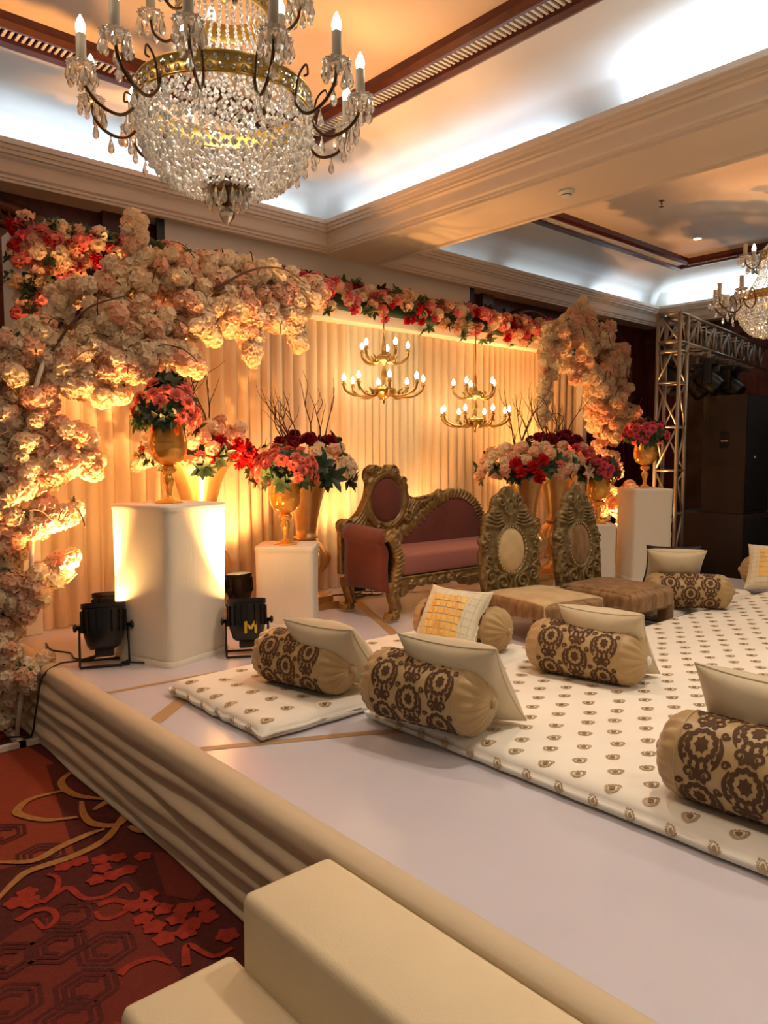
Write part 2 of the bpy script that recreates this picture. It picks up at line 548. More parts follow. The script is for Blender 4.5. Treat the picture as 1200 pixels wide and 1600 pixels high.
PAT = [[(1.05, 4.25), (1.27, 4.22), (1.05, 3.14), (0.78, 3.21)], [(1.3, 2.94), (1.39, 2.81), (1.34, 2.56), (1.26, 2.5), (1.2, 2.6)], [(1.12, 4.53), (1.26, 4.56), (1.3, 4.17), (1.28, 4.15), (1.05, 4.25)],
       [(1.05, 4.25), (1.0, 4.0), (0.7, 4.2), (0.8, 4.6)]]
HEXB = [[(0.98, 2.76), (1.06, 2.72), (1.04, 2.15), (0.75, 1.9), (0.5, 2.2), (0.55, 2.65), (0.72, 2.75)]]
tiles = [(0, 0)] + [(dx, dy) for dx in (-1.7, 0) for dy in (-2.5, 0, 2.4) if (dx, dy) != (0, 0)]


def carpet_layer(name, polys, z, m):
    b = MB()
    for dx, dy in tiles:
        for k, grp in enumerate(polys):
            for p in grp:
                q = [(x + dx, y + dy) for x, y in p]
                if all(-2.9 < x < 1.50 and -2.9 < y < 6.2 for x, y in q):
                    b.add([(x, y, z + 0.0003 * (k % 9)) for x, y in q], [tuple(range(len(q)))])
    o = b.build(name, m, fl, smooth=False)
    o['kind'] = 'stuff'
    return o


carpet_layer('woven_patch', [[p] for p in PAT[:1] + PAT[2:]], 0.0008, m_corange)
carpet_layer('woven_ground', [[p] for p in HEXB + [PAT[1]]], 0.0012, m_cpatch)
hp = []
for hx, hy in HXS:
    for k, r in enumerate((0.100, 0.072, 0.044)):
        ring = [(hx + r * math.cos(PI / 3 * j + 0.3), hy + 0.95 * r * math.sin(PI / 3 * j + 0.3)) for j in range(7 if k < 2 else 5)]
        hp.append(ribbon2d(ring, 0.017))
carpet_layer('woven_hexagon', hp, 0.0018, m_carpet)
bp_ = []
for bx, by in BLB:
    bp_.append(blob2d(bx, by, 0.034 + 0.006 * rnd.random(), 5, 0.13, rnd.random() * 6, 40))
for s_ in SCR:
    bp_.append(ribbon2d(smoothpath(s_, 6), 0.030, 0.016))
carpet_layer('woven_blossom', bp_, 0.0040, m_cred)
gp = []
for s_ in RIB:
    gp.append(ribbon2d(smoothpath(s_, 8), 0.030, wf=lambda f: 0.020 + 0.020 * math.sin(PI * f)))
carpet_layer('woven_ribbon', gp, 0.0070, m_cgold)

# ---- ceiling: two square coffers with lit coves
COF = [(-0.88, 4.56, 0.36, 6.0), (5.46, 10.9, 0.36, 6.0)]


def sweep(m, rect, prof):
    x0, x1, y0, y1 = rect
    n = len(prof)
    vs, fs = [], []
    for cx, cy, sx, sy in ((x0, y0, 1, 1), (x1, y0, -1, 1), (x1, y1, -1, -1), (x0, y1, 1, -1)):
        vs += [(cx + sx * d, cy + sy * d, z) for d, z in prof]
    for c in range(4):
        for i in range(n - 1):
            a, b = c * n + i, ((c + 1) % 4) * n + i
            fs.append((a, b, b + 1, a + 1))
    return m.add(vs, fs)


ZL, ZB, ZS = 3.94, 3.72, 4.30
corn = [(-0.15, ZB - 0.03), (-0.145, ZB - 0.05), (-0.105, ZB - 0.05), (-0.105, ZB - 0.026), (-0.088, ZB - 0.026), (-0.088, ZB - 0.008), (-0.070, ZB + 0.006), (-0.064, ZB + 0.030), (-0.062, ZB + 0.062), (-0.050, ZB + 0.090), (-0.030, ZB + 0.106),
        (-0.030, ZB + 0.122), (-0.004, ZB + 0.122), (-0.004, ZB + 0.150), (0.012, ZB + 0.150), (0.018, ZB + 0.166), (0.018, ZB + 0.176), (0.034, ZB + 0.180), (0.034, ZB + 0.22), (0.0, ZB + 0.22), (-0.01, ZB + 0.19), (-0.05, ZB + 0.12), (-0.15, ZB + 0.12), (-0.15, ZB + 0.18)]
cove = [(-0.15, ZB + 0.14)] + [(0.62 - 0.77 * math.cos(t), 3.86 + 0.42 * math.sin(t)) for t in [PI / 2 * k / 14 for k in range(15)]]
ceil = MB()
# soffit slab around the coffers (one continuous ceiling sheet at z = ZB - 0.03)
for a, b in (((-3, -3), (12, 0.25)), ((-3, 6.11), (12, 7)), ((-3, 0.25), (-0.99, 6.11)), ((4.67, 0.25), (5.35, 6.11)), ((11.01, 0.25), (12, 6.11))):
    ceil.box((a[0], a[1], ZB - 0.03), (b[0], b[1], ZB + 0.1))
co = ceil.build('ceiling', m_plaster, smooth=False)
struct(co)
for i, rc in enumerate(COF):
    o = sweep(MB(), rc, corn).build('trim_%d' % (i + 1), m_plaster)
    edgesplit(struct(o), 28)
    cvo = sweep(MB(), rc, cove).build('ceiling_cove', m_cove, co)
    edgesplit(cvo, 40)
    x0, x1, y0, y1 = rc
    MB().box((x0 + 0.86, y0 + 0.86, ZS + 0.03), (x1 - 0.86, y1 - 0.86, ZS + 0.08)).build('ceiling_panel', m_ceil, co, smooth=False)
    gr = thing('wooden_ceiling_grille', (0, 0, 0), ('mahogany ventilation grille framing the ceiling above the large crystal chandelier', 'mahogany grille framing the farther ceiling panel above the speaker')[i], 'grille')
    gr.location = ((x0 + x1) / 2, (y0 + y1) / 2, ZS)
    rr = (x0 - gr.location.x, x1 - gr.location.x, y0 - gr.location.y, y1 - gr.location.y)
    sweep(MB(), rr, [(0.61, 0.03), (0.61, -0.03), (0.64, -0.04), (0.70, -0.035), (0.71, 0.0), (0.71, 0.05)]).build('rail', m_rail, gr, smooth=False)
    sweep(MB(), rr, [(0.83, 0.05), (0.83, 0.0), (0.84, -0.03), (0.88, -0.04), (0.93, -0.02), (0.94, 0.04)]).build('rail', m_rail, gr, smooth=False)
    sweep(MB(), rr, [(0.62, 0.06), (0.93, 0.06)]).build('gap_shade_sheet', m_dark, gr, smooth=False)  # flat sheet, shade of the gap behind the slats put into its colour
    sme = MB().box((-0.009, -0.07, -0.012), (0.009, 0.07, 0.004)).mesh('slat', m_slat, False)
    hx, hy = (x1 - x0) / 2, (y1 - y0) / 2
    stuff = MB()
    for side in range(4):
        half = (hx if side % 2 == 0 else hy) - 0.82
        k = int(2 * half / 0.04)
        for q in range(k):
            t = -half + (q + 0.5) * 2 * half / k
            if side == 0:
                p, r = (t, hy - 0.77, 0.0), 0
            elif side == 1:
                p, r = (hx - 0.77, t, 0.0), PI / 2
            elif side == 2:
                p, r = (t, -hy + 0.77, 0.0), 0
            else:
                p, r = (-hx + 0.77, t, 0.0), PI / 2
            if i == 0 and side < 2:
                link('slat', sme, gr, p, (0, 0, r))
            else:
                a = (0.009, 0.07) if r == 0 else (0.07, 0.009)
                stuff.box((p[0] - a[0], p[1] - a[1], -0.012), (p[0] + a[0], p[1] + a[1], 0.004))
    stuff.build('slat_rows', m_slat, gr, smooth=False)['kind'] = 'stuff'

# ---- walls
wb = struct(MB().box((-3, 6.42, 0), (12, 6.6, ZB)).build('wall_back', m_wood, smooth=False))
wr = struct(MB().box((11.3, -3, 0), (11.5, 6.42, ZB)).build('wall_right', m_wood, smooth=False))
# carved arch panels on the back wall
for cx in (1.55, 8.3, 10.1):
    hw = 0.95 if cx < 2 else 0.7
    zt = 2.98
    for q, (dw, wd) in enumerate(((0, 0.055), (0.13, 0.03))):
        a = [(cx + (hw - dw) * math.cos(t), 6.40, zt + (0.62 - dw) * math.sin(t)) for t in [PI * k / 24 for k in range(25)]]
        MB().tube([(cx + hw - dw, 6.40, 0.05)] + a + [(cx - hw + dw, 6.40, 0.05)], wd, 8).build('arch_moulding', m_wood2, wb)
    rope = MB()
    for k in range(40):
        t = PI * (k + 0.5) / 40
        rope.tube([(cx + (hw - 0.07 + s * 0.03) * math.cos(t + s * 0.02), 6.37, zt + (0.55 + s * 0.03) * math.sin(t + s * 0.02)) for s in (-1, 0, 1)], [0.008, 0.014, 0.008], 6)
    rope.build('rope_moulding', m_wood2, wb)['kind'] = 'stuff'
    for k in range(9):
        t = PI * (k + 0.5) / 9
        MB().tube([(cx + 0.1 * math.cos(t), 6.415, zt - 0.05 + 0.05 * math.sin(t)), (cx + 0.4 * hw * math.cos(t), 6.40, zt + 0.25 * math.sin(t)), (cx + (hw - 0.26) * math.cos(t), 6.415, zt + 0.34 * math.sin(t))],
                  [0.012, 0.035, 0.02], 8).build('carved_ray', m_wood2, wb)
MB().box((2.66, 6.36, 0), (2.86, 6.44, ZB)).build('pilaster', m_marble, wb, smooth=False)
MB().box((2.50, 6.34, 0), (2.66, 6.44, ZB)).build('pilaster', m_wood, wb, smooth=False)
MB().box((7.25, 6.34, 0), (7.45, 6.44, ZB)).build('pilaster', m_marble, wb, smooth=False)
for y0, y1 in ((5.1, 5.75), (2.9, 3.5)):
    MB().box((11.24, y0, 0), (11.32, y1, 3.4)).build('pilaster', m_marble, wr, smooth=False)
for y0, y1 in ((3.65, 4.95), (5.85, 6.35)):
    MB().box((11.26, y0, 0.3), (11.32, y1, 3.2), 0.02).build('wall_panel', m_wood2, wr)
for zz, nm in ((3.45, 'wall_moulding'),):
    MB().box((11.2, -3, zz), (11.32, 6.4, zz + 0.08)).build(nm, m_wood2, wr, smooth=False)

# ---- stage
st = thing('stage_platform', (4.5, 2.0, 0), 'low stage with glossy white floor, gold tape lines and cream cloth skirt', 'stage')


def sloc(x, y, z):
    return (x - 4.5, y - 2.0, z)


a, b = sloc(1.42, -2.6, 0), sloc(7.62, 6.3, S)
MB().box(a, b).build('deck', m_floorw, st, smooth=False)
# skirt: folded cloth running lengthwise along the edge
prof = [(1.450, 0.4425), (1.438, 0.446), (1.415, 0.449), (1.390, 0.444), (1.368, 0.428), (1.358, 0.400), (1.362, 0.372), (1.378, 0.350), (1.366, 0.335), (1.350, 0.318), (1.352, 0.297), (1.374, 0.280),
        (1.362, 0.262), (1.338, 0.246), (1.336, 0.226), (1.366, 0.208), (1.372, 0.196), (1.348, 0.182), (1.330, 0.160), (1.338, 0.138), (1.366, 0.124), (1.350, 0.104), (1.326, 0.084), (1.328, 0.060), (1.356, 0.046),
        (1.340, 0.030), (1.325, 0.012), (1.335, 0.002)]
pp = smoothpath(prof, 3)


def skirt(u, v):
    y = -2.6 + 8.0 * u
    i = min(int(v * (len(pp) - 1) + 0.5), len(pp) - 1)
    x, z = pp[i]
    k = min(1, max(0, (0.44 - z) * 8))
    x = 1.352 + (x - 1.352) * (1 - 0.45 * k * (0.5 + 0.5 * noise1(y * 0.9, z * 30)))
    x += k * 0.013 * noise1(y * 1.3 + z * 5, 1 + z * 14)
    z += k * (1 - v) * 0.022 * noise1(y * 0.8, 3 + z * 9)
    if y < 1.83:
        x = max(x, 1.368)
    return sloc(x, y, z)


sk = MB().grid(skirt, 90, len(pp)).build('skirt', m_skirt, st)
sk.data.flip_normals()
sk.modifiers.new('thick', 'SOLIDIFY').thickness = 0.004
for pts, wd in (([(1.452, 3.80), (2.1, 3.76)], 0.035), ([(1.452, 3.23), (1.95, 3.66)], 0.075), ([(1.452, 2.80), (2.06, 2.50), (2.5, 2.24)], 0.045), ([(4.25, 5.35), (3.05, 3.02)], 0.07), ([(3.3, 5.02), (5.9, 4.72)], 0.03),
                ([(4.55, 5.02), (4.95, 4.45)], 0.05), ([(2.9, 4.95), (3.35, 4.75)], 0.04)):
    p3 = [(x - 4.5, y - 2.0) for x, y in pts]
    decal(ribbon2d(p3, wd), lambda x, y: (x, y, S + 0.0015)).build('tape_strip', m_tape, st, smooth=False)

# steps covered in cream cloth
stp = thing('stage_steps', (1.05, 0.6, 0), 'two cream cloth-covered steps leading up to the stage edge', 'steps')


def clothbox(x0, x1, y0, y1, z0, z1, r=0.022, seed=0):
    m = MB()
    m.box((x0, y0, z0), (x1, y1, z1), r)
    return m


clothbox(0.0, 0.315, -1.4, 1.20, 0.002, 0.43, 0.028).build('upper_step', m_step, stp)
clothbox(-0.325, 0.015, -1.4, 1.275, 0.002, 0.215, 0.028).build('lower_step', m_step, stp)

# ================================================================== SOFA
sofa = thing('carved_sofa', (4.55, 4.33, S), 'carved gold wooden sofa with dusty rose velvet upholstery and oval crest', 'sofa')
# back frame, local x -0.93..0.86
OUT = smoothpath([(-0.93, 0.62), (-0.95, 0.69), (-0.90, 0.735), (-0.82, 0.73), (-0.74, 0.79), (-0.675, 0.90), (-0.655, 1.00), (-0.68, 1.05), (-0.66, 1.12), (-0.59, 1.155), (-0.52, 1.14), (-0.475, 1.12), (-0.44, 1.155), (-0.37, 1.15), (-0.325, 1.10), (-0.315, 1.06),
                  (-0.275, 1.06), (-0.235, 1.01), (-0.23, 0.94), (-0.19, 0.895), (-0.10, 0.875), (0.02, 0.89), (0.12, 0.905), (0.185, 0.94), (0.20, 0.92), (0.19, 0.895), (0.26, 0.925), (0.36, 0.94), (0.48, 0.92), (0.60, 0.86), (0.69, 0.77), (0.75, 0.66), (0.79, 0.55)], 4)
OUT += [(0.79, 0.30), (-0.93, 0.30)]
ox, oz, oa, ob = -0.455, 0.865, 0.180, 0.192
ell = lambda f, n=40: [(ox + oa * f * math.cos(2 * PI * k / n), oz + ob * f * math.sin(2 * PI * k / n)) for k in range(n + 1)]
hump = smoothpath([(-0.36, 0.56), (-0.20, 0.62), (-0.05, 0.72), (0.08, 0.81), (0.20, 0.87), (0.34, 0.90), (0.47, 0.88), (0.58, 0.82), (0.66, 0.735), (0.72, 0.64), (0.755, 0.53)], 6)
ST = [(ell(1.12), 0.022, 0.022, 0.028), (ell(1.22), 0.026, 0.026, 0.022), (ell(1.0), 0.008, 0.008, 0.02), (hump, 0.045, 0.045, 0.022)]
for k in range(0, len(hump) - 1, 2):          # rope twist on the hump rail
    (hx, hz), (gx, gz) = hump[k], hump[k + 1]
    t = Vector((gx - hx, gz - hz)).normalized()
    n_ = Vector((-t.y, t.x))
    ST.append(([(hx - n_.x * 0.04 - t.x * 0.014, hz - n_.y * 0.04 - t.y * 0.014), (hx, hz), (hx + n_.x * 0.04 + t.x * 0.014, hz + n_.y * 0.04 + t.y * 0.014)], 0.012, 0.012, 0.034))
for k in range(6):                             # shell leaves of the crest
    ST.append(([(-0.60 + 0.012 * k, 1.06 + 0.004 * k), (-0.655 + 0.035 * k, 1.10 + 0.006 * k), (-0.64 + 0.036 * k, 1.135)], 0.010, 0.014, 0.03))
    ST.append(([(-0.42 + 0.010 * k, 1.06), (-0.46 + 0.028 * k, 1.10), (-0.45 + 0.03 * k, 1.135)], 0.010, 0.014, 0.03))
    ST.append(([(-0.30 + 0.008 * k, 0.99 - 0.012 * k), (-0.28 + 0.010 * k, 1.03 - 0.012 * k)], 0.010, 0.013, 0.03))
ST += [(scroll(-0.60, 1.11, 0.045, 1.2, 0, 1), 0.012, 0.008, 0.035), (scroll(-0.39, 1.11, 0.042, 1.2, PI, -1), 0.012, 0.008, 0.035), (scroll(-0.275, 1.02, 0.035, 1.2, PI, -1), 0.011, 0.006, 0.032)]
for k in range(5):                             # acanthus plume between oval and hump
    ST.append((smoothpath([(-0.24 + 0.02 * k, 0.68 + 0.015 * k), (-0.24 + 0.04 * k, 0.76 + 0.016 * k), (-0.20 + 0.05 * k, 0.86 - 0.004 * k)], 6), 0.018, 0.009, 0.03))
    ST.append((smoothpath([(-0.06 + 0.03 * k, 0.79 + 0.02 * k), (-0.10 + 0.045 * k, 0.84 + 0.015 * k), (-0.12 + 0.05 * k, 0.875 + 0.004 * k)], 5), 0.014, 0.008, 0.03))
ST += [(scroll(-0.24, 0.72, 0.05, 1.4, PI / 2, -1), 0.016, 0.006, 0.035), (scroll(0.07, 0.87, 0.028, 1.3, 0, 1), 0.012, 0.006, 0.035), (scroll(-0.86, 0.685, 0.045, 1.3, PI, -1), 0.014, 0.008, 0.03)]
for k in range(4):
    ST.append((smoothpath([(-0.90, 0.64 + 0.02 * k), (-0.80, 0.62 + 0.03 * k), (-0.70, 0.68 + 0.045 * k), (-0.655, 0.80 + 0.05 * k)], 6), 0.010, 0.012, 0.022))
ST += [(scroll(-0.475 + s * 0.07, 0.645, 0.04, 1.3, PI / 2, s), 0.012, 0.006, 0.04) for s in (-1, 1)]
hx_ = np.array([h[0] for h in hump])
hz_ = np.array([h[1] for h in hump])


def upz(X, Z):
    lim = np.interp(X, hx_, hz_, left=-1, right=-1) - 0.03
    return (Z < lim)


bk = carve(OUT, ST, 0.006, 0.05, 0.0).build('back_frame', m_gold, sofa, loc=(0, 0.27, 0))
# upholstered oval and back panel
def pad(fn, nu=24, nv=12):
    return MB().grid(fn, nu, nv, True)
pad(lambda u, v: (ox + oa * 0.97 * (1 - v) * math.cos(2 * PI * u), 0.268 - 0.030 * math.sqrt(max(0, 1 - (1 - v) ** 2)), oz + ob * 0.97 * (1 - v) * math.sin(2 * PI * u))).build('oval_pad', m_velvet, sofa)
def panel(u, v):
    x = -0.34 + 1.10 * u
    zt = float(np.interp(x, hx_, hz_)) - 0.032
    z = 0.40 + (zt - 0.40) * v
    return (x, 0.262 - 0.035 * math.sin(PI * u) ** 0.5 * math.sin(PI * min(1, v * 0.96 + 0.04)) ** 0.5, z)
MB().grid(panel, 40, 12).build('back_pad', m_velvet, sofa)
MB().box((-0.80, -0.30, 0.335), (0.76, 0.26, 0.495), 0.03).build('seat_cushion', m_velvs, sofa)
# left / right arms: velvet side with rolled top
for sx, nm in ((-1, 'arm'), (1, 'arm')):
    xo = -0.86 if sx < 0 else 0.82
    def side(u, v):
        y = -0.25 + 0.50 * v
        # outline of section in x-z, wraps from inside over the roll to outside bottom
        pr = [(0.05, 0.33), (0.05, 0.48), (0.06, 0.55)] + [(0.0 + 0.075 * math.cos(t), 0.615 + 0.062 * math.sin(t)) for t in np.linspace(-0.3, PI + 0.9, 12)] + [(-0.035, 0.52), (-0.045, 0.42), (-0.04, 0.27), (-0.03, 0.22)]
        f = u * (len(pr) - 1)
        i = min(int(f), len(pr) - 2)
        f -= i
        x = pr[i][0] * (1 - f) + pr[i + 1][0] * f
        z = pr[i][1] * (1 - f) + pr[i + 1][1] * f
        return (xo + (x if sx < 0 else -x), y, z + 0.03 * (v - 0.5) * (1 if z > 0.5 else 0))
    arm = MB().grid(side, 40, 8).build('arm', m_velvet, sofa)
    arm.modifiers.new('thick', 'SOLIDIFY').thickness = 0.01
    # carved arm front post: scroll over an s-shaped post
    post = smoothpath([(xo + 0.055 * -sx * 0.2, 0.22), (xo - sx * 0.03, 0.34), (xo - sx * 0.055, 0.44), (xo - sx * 0.035, 0.53), (xo - sx * 0.0, 0.60)], 6)
    stp_ = [(post, 0.045, 0.035, 0.03), (scroll(xo, 0.612, 0.058, 1.6, PI * 0.4, sx, 0.12), 0.020, 0.012, 0.035)]
    for k in range(1, len(post) - 2, 2):
        stp_.append(([(post[k][0] - 0.03, post[k][1] - 0.012), (post[k][0] + 0.03, post[k][1] + 0.012)], 0.009, 0.009, 0.036))
    oo = [(p[0] - 0.042, p[1]) for p in post] + [(xo + 0.075 * math.cos(t), 0.615 + 0.072 * math.sin(t)) for t in np.linspace(PI * 1.1, -0.1 * PI, 16)] + [(p[0] + 0.042, p[1]) for p in reversed(post)]
    carve(oo, stp_, 0.005, 0.055, 0.004).build('arm_post', m_gold, sofa, loc=(0, -0.262, 0))
    # legs
    for yy, z1 in ((-0.275, 0.30), (0.25, 0.28)):
        front = yy < 0
        lx = xo - sx * 0.01
        path = smoothpath([(0, z1), (0.012 * sx, z1 * 0.82), (-0.012 * sx, z1 * 0.5), (-0.03 * sx, z1 * 0.26), (0.012 * sx, 0.06), (0.02 * sx, 0.02)], 5)
        lo = [(lx + p[0] - (0.050 - 0.018 * math.sin(PI * i / (len(path) - 1))), p[1]) for i, p in enumerate(path)]
        ro = [(lx + p[0] + (0.050 - 0.018 * math.sin(PI * i / (len(path) - 1))), p[1]) for i, p in enumerate(path)]
        ls = [(path_, 0.012, 0.010, 0.012) for path_ in ([(a_[0] + 0.014, a_[1]) for a_ in lo], [(a_[0] - 0.014, a_[1]) for a_ in ro])]
        ls = [([(q[0], q[1]) for q in s_[0]], s_[1], s_[2], s_[3]) for s_ in ls]
        ls.append((scroll(lx - 0.005 * sx, 0.045, 0.032, 1.5, PI / 2, -sx), 0.010, 0.006, 0.022))
        ls.append(([(lx, z1 - 0.03), (lx, z1 - 0.07)], 0.022, 0.02, 0.018))
        carve(lo + ro[::-1], ls, 0.005, 0.07, 0.004).build('leg', m_gold, sofa, loc=(0, yy, 0))
# carved apron with scalloped lower edge
xs = np.linspace(-0.80, 0.76, 80)
def low(x):
    c = abs(x + 0.02)
    return 0.245 - 0.055 * max(0, 1 - (c / 0.16) ** 2) ** 0.5 + 0.008 * math.cos(x * 70) - (0.07 * max(0, (c - 0.62) / 0.16)) ** 1.0
ap = [(x, low(x)) for x in xs] + [(0.76, 0.335), (-0.80, 0.335)]
AS = [(scroll(-0.02 + s * q, 0.275 + 0.012 * ((i % 2) * 2 - 1), 0.03, 1.3, PI / 2 * (i % 2), s * (1 if i % 2 else -1)), 0.011, 0.005, 0.022) for s in (-1, 1) for i, q in enumerate((0.17, 0.27, 0.37, 0.47, 0.57, 0.67))]
AS += [(smoothpath([(-0.02 + s * (q - 0.05), 0.26), (-0.02 + s * q, 0.30), (-0.02 + s * (q + 0.06), 0.27)], 5), 0.010, 0.006, 0.018) for s in (-1, 1) for q in (0.14, 0.24, 0.34, 0.44, 0.54, 0.64)]
for k in range(9):
    t = PI + PI * (k + 0.5) / 9
    AS.append(([(-0.02, 0.275), (-0.02 + 0.12 * math.cos(t), 0.275 + 0.07 * math.sin(t))], 0.010, 0.016, 0.028))
AS += [([(-0.80, 0.326), (0.76, 0.326)], 0.009, 0.009, 0.014)]
carve(ap, AS, 0.005, 0.04, 0.0).build('apron', m_gold, sofa, loc=(0, -0.285, 0))

# ================================================================== LOW CARVED CHAIRS
CO = smoothpath([(0.27, 0.02), (0.285, 0.12), (0.29, 0.22), (0.30, 0.30), (0.275, 0.34), (0.295, 0.39), (0.265, 0.43), (0.25, 0.52), (0.225, 0.57), (0.19, 0.59), (0.165, 0.615), (0.155, 0.66), (0.13, 0.70), (0.07, 0.725), (0.035, 0.755), (0.0, 0.775)], 4)
COUT = CO + [(-x, z) for x, z in reversed(CO[:-1])]
CS = []
for s in (-1, 1):
    CS += [(scroll(s * 0.10, 0.085, 0.065, 1.5, -PI / 2, s), 0.020, 0.007, 0.026), (scroll(s * 0.215, 0.13, 0.055, 1.5, PI / 2, -s), 0.018, 0.007, 0.026), (scroll(s * 0.225, 0.25, 0.045, 1.4, -PI / 2, s), 0.016, 0.006, 0.026),
           (scroll(s * 0.255, 0.345, 0.036, 1.3, PI / 2, -s), 0.014, 0.006, 0.026), (scroll(s * 0.22, 0.42, 0.03, 1.2, -PI / 2, s), 0.013, 0.006, 0.024), (scroll(s * 0.085, 0.665, 0.045, 1.4, PI / 2, s), 0.015, 0.006, 0.028)]
    for k in range(5):
        CS.append((smoothpath([(s * (0.07 + 0.008 * k), 0.50 + 0.022 * k), (s * (0.14 + 0.004 * k), 0.485 + 0.026 * k), (s * (0.235 - 0.018 * k), 0.50 + 0.03 * k)], 6), 0.009, 0.015, 0.026))
    CS += [(smoothpath([(s * 0.27, 0.03), (s * 0.265, 0.12), (s * 0.27, 0.22), (s * 0.25, 0.30)], 6), 0.012, 0.010, 0.020), (smoothpath([(s * 0.03, 0.03), (s * 0.02, 0.09), (s * 0.05, 0.13), (s * 0.12, 0.16), (s * 0.17, 0.20)], 6), 0.014, 0.008, 0.024),
           (smoothpath([(s * 0.0, 0.56), (s * 0.05, 0.59), (s * 0.045, 0.63), (0, 0.69)], 5), 0.012, 0.010, 0.026), (smoothpath([(s * 0.15, 0.17), (s * 0.19, 0.19), (s * 0.18, 0.24), (s * 0.20, 0.30)], 5), 0.012, 0.006, 0.022)]
CS += [([(x_, 0.57), (x_ * 0.6, 0.64)], 0.010, 0.008, 0.022) for x_ in (-0.03, -0.015, 0, 0.015, 0.03)] + [([(0, 0.70), (0, 0.765)], 0.020, 0.012, 0.028), ([(-0.27, 0.02), (0.27, 0.02)], 0.012, 0.012, 0.02)]
CE = [(0.135 * 1.08 * math.cos(2 * PI * k / 40), 0.315 + 0.165 * 1.06 * math.sin(2 * PI * k / 40)) for k in range(41)]
CS.append((CE, 0.016, 0.016, 0.022))


def cextra(X, Z, H_):
    inside = (X / 0.135) ** 2 + ((Z - 0.315) / 0.165) ** 2 < 1
    return np.where(inside, 0.004, H_)


back_me = carve(COUT, CS, 0.005, 0.045, 0.0, cextra).mesh('back_panel', m_goldd)


def chair(name, loc, rz, label, seatm, sidem, ovalm):
    t = thing(name, loc, label, 'chair', None, rz)
    link('back_panel', back_me, t, (0, 0.285, 0.24), (math.radians(-4), 0, 0), (0.93, 1, 1))
    ov = MB().grid(lambda u, v: (0.128 * (1 - v) * math.cos(2 * PI * u), -0.006 - 0.026 * math.sqrt(max(0, 1 - (1 - v) ** 2)), 0.315 + 0.158 * (1 - v) * math.sin(2 * PI * u)), 28, 8, True).build('oval_pad', ovalm, t, loc=(0, 0.285, 0.24), rot=(math.radians(-4), 0, 0))
    nm = MB().lathe([(0.0005, -0.004), (0.005, -0.003), (0.006, 0.0), (0.006, 0.004)], 8).mesh('nail', m_nail)
    for k in range(34):
        a_ = 2 * PI * k / 34
        link('nail', nm, ov, (0.135 * math.cos(a_), -0.020, 0.315 + 0.164 * math.sin(a_)), (-PI / 2, 0, 0))
    # seat: padded slab with cloth wrapping
    def seat(u, v):
        # v 0..1 from bottom skirt over the top centre; u around
        a_ = 2 * PI * u
        c, s_ = math.cos(a_), math.sin(a_)
        q = (abs(c) ** 6 + abs(s_) ** 6) ** (-1 / 6)
        if v < 0.4:
            k = 1.0
            z = 0.165 + 0.075 * v / 0.4
            k += 0.012 * math.sin(a_ * 5 + 1) * (0.4 - v)
        else:
            f = (v - 0.4) / 0.6
            k = math.cos(f * PI / 2) ** 0.55 if f < 1 else 0
            z = 0.24 + 0.052 * (1 - (1 - f) ** 3)
        z += 0.012 * noise1(a_ * 2, 2) * (1 if v < 0.05 else 0)
        return (0.29 * q * c * k, -0.035 + 0.325 * q * s_ * k, z)
    MB().grid(seat, 64, 22, True).build('seat_skirt', sidem, t)
    def top(u, v):
        x = -0.27 + 0.54 * u
        y = -0.385 + 0.66 * v
        q = (abs((x) / 0.30) ** 6 + abs((y + 0.045) / 0.36) ** 6)
        z = 0.298 - 0.035 * q
        if v < 0.12:
            z -= (0.12 - v) * 1.1
            y += (0.12 - v) * 0.42
        return (x, y, z + 0.003 * noise1(x * 12 + y * 7, 1))
    MB().grid(top, 24, 26).build('seat_top', seatm, t).modifiers.new('thick', 'SOLIDIFY').thickness = 0.012
    for lx, ly in ((-0.22, -0.29), (0.22, -0.29), (-0.23, 0.23), (0.23, 0.23)):
        MB().box((lx - 0.045, ly - 0.045, 0), (lx + 0.045, ly + 0.045, 0.20), 0.014).build('leg', sidem, t)
    return t


chair('low_carved_chair', (4.19, 3.12, S), math.radians(-9), 'low carved wooden chair with smooth tan velvet seat and tan oval back pad', m_tanv, m_brnv, m_tanv)
chair('low_carved_chair', (4.89, 2.99, S), math.radians(-1), 'low carved wooden chair upholstered all over in brown crushed velvet', m_brnv, m_brnv, m_brnv)

# ================================================================== PEDESTALS


